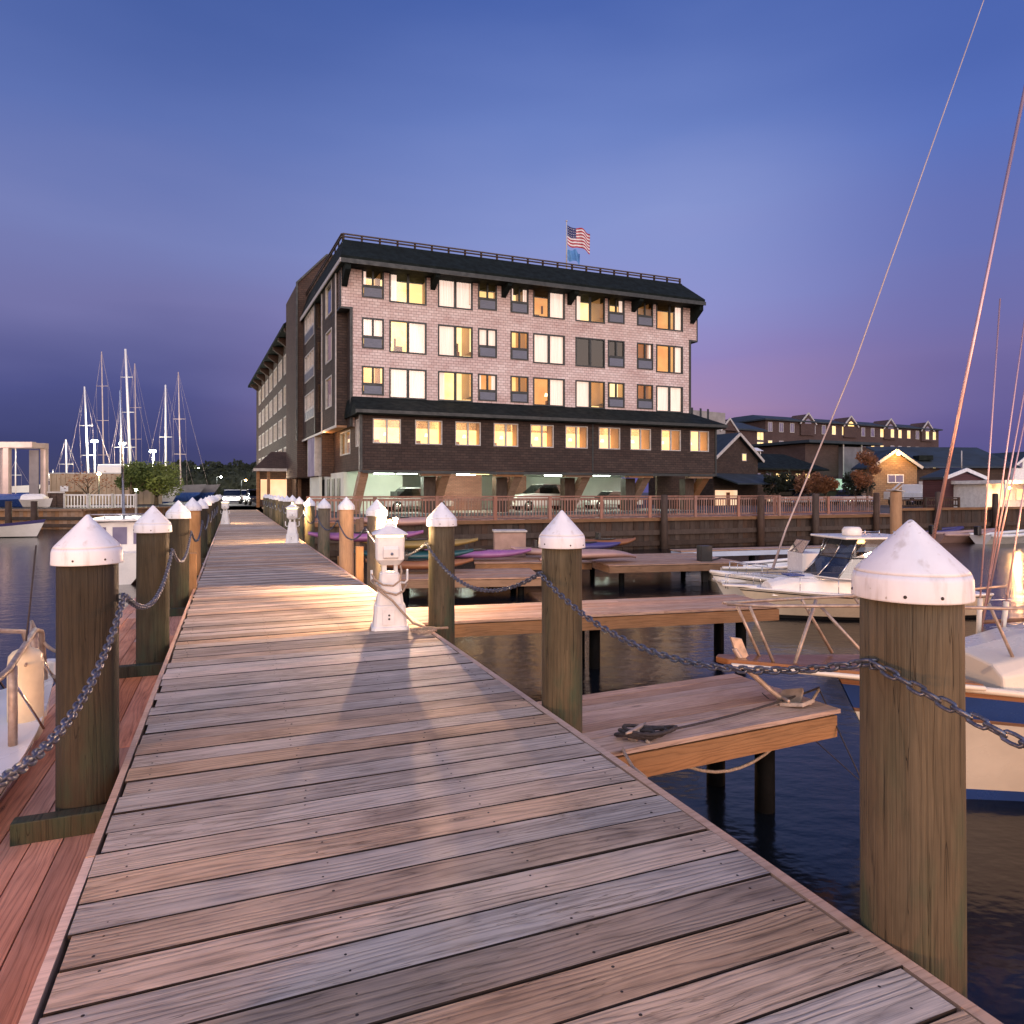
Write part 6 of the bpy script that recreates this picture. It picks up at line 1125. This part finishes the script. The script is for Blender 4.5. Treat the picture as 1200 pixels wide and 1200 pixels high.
# travelling boat lift
p = P(-12, 577, 58); o = empty('boat_lift', (p.x, p.y, LZ), 0, 'tall pinkish steel travelling boat lift at the left edge', 'boat lift'); z1 = zat(518, 58); X1 = P(37, 577, 58).x-p.x
for x, y_ in ((0, 0), (X1*.42, 0), (X1, 1.6), (.0, 1.6)): b = MB(); b.b2(x-.22, x+.22, y_-.2, y_+.2, 0, z1-LZ-.5, 'hwy'); b.build('leg', o)
b = MB(); b.b2(-.4, X1+.2, -.25, .25, z1-LZ-.48, z1-LZ, 'hwy'); b.b2(-.4, X1+.2, 1.35, 1.85, z1-LZ-.48, z1-LZ, 'hwy'); b.b2(X1-.25, X1+.2, .26, 1.34, z1-LZ-.45, z1-LZ-.05, 'hwy'); b.build('top_beam', o); b = MB(); b.b2(X1-.9, X1-.12, 1.0, 1.1, .6, z1-LZ-.6, 'grey'); b.build('side_panel', o); b = MB(); b.tube([(X1*.62, 0, 0), (X1*.62, 0, z1-LZ)], .04, 'gel'); b.build('sling', o)
lamp(Vector((X1*.3, -4, 5.0)), 900, (1, .7, .55), .3, o)
for i, (px, w_, mt, lab) in enumerate(((14, 3.2, 'navy', 'blue-covered boat on the quay under the lift'), (44, 1.9, 'gel', 'white-covered boat right of the blue one on the quay'))):
    p = P(px, 577, 53); o = empty('covered_boat', (p.x-w_*.5, p.y, LZ+.12), 0, lab, 'boat', 'covered boats on the quay'); rw = hull(w_, 1.6, .5, .1, .15, .2, .9, [(1, mt)], 10); b = MB(); add_hull(b, rw, [(1, mt)], mt); b.build('hull', o); b = MB(); cabin(b, .1, w_-.3, .72, .4, .5, .92, mt, tum=.3); b.build('cover', o)
for i, (px, Y) in enumerate(((10, 47.5), (40, 47.5))):
    b = MB(); b.cyl = (0, 0, .2); b.lathe([(.22, -2.2), (.2, .9)], 'darkwood', n=14); p = P(px, HY, Y); b.build('guide_pile', None, ['left one', 'right one'][i]+' of two dark guide piles before the boatyard quay', 'piling', loc=(p.x, p.y, 0))
# car park lights beyond the boardwalk end
for i, (px, py, Y, kd) in enumerate(((254, 559, 92, 'bulbwhite'), (283, 563, 88, 'bulb'), (229, 549, 110, 'bulbwhite'))):
    p = P(px, HY, Y); z = zat(py, Y); o = empty('street_lamp', (p.x, p.y, LZ), 0, ['white-lit street lamp beyond the boardwalk end', 'amber street lamp beside the hotel wing end', 'tall pale street lamp among the far trees'][i], 'street lamp', 'street lamps beyond the boardwalk'); b = MB(); b.tube([(0, 0, 0), (0, 0, z-LZ), (.5, 0, z-LZ+.1)], .06, 'trim'); b.build('pole', o); b = MB(); b.sphere((.55, 0, z-LZ+.02), .12, kd, 6); b.build('lamp_head', o); lamp((.55, -.3, z-LZ-.2), 350, (1, .9, .75), .1, o)
# added lamps, out of view, standing in for unseen dock lighting: they throw the orange light on floats, hulls and fascia
G_Q = 'added lamps outside the view'
for i, (u, v, z, pw) in enumerate(((5.6, -3.0, -.22, 1000), (-3.1, .4, .35, 620), (13.0, 4.8, .5, 650))):
    p = dk(u, v, WZ); o = empty('added_lamp', p, A, ['added unseen lamp to the right behind the camera', 'added unseen lamp to the left behind the camera', 'added unseen lamp beyond the right picture edge'][i], 'lamp', G_Q); b = MB(); b.tube([(0, 0, -1), (0, 0, z-WZ-.15)], .12, 'pile', 12); b.build('post', o); b = MB(); b.lathe([(.10, z-WZ-.12), (.12, z-WZ-.05), (.05, z-WZ+.06)], 'bulb', n=10); b.build('lamp_head', o); lamp((0, 0, z-WZ+.2), pw, (1, .42, .16), .12, o)
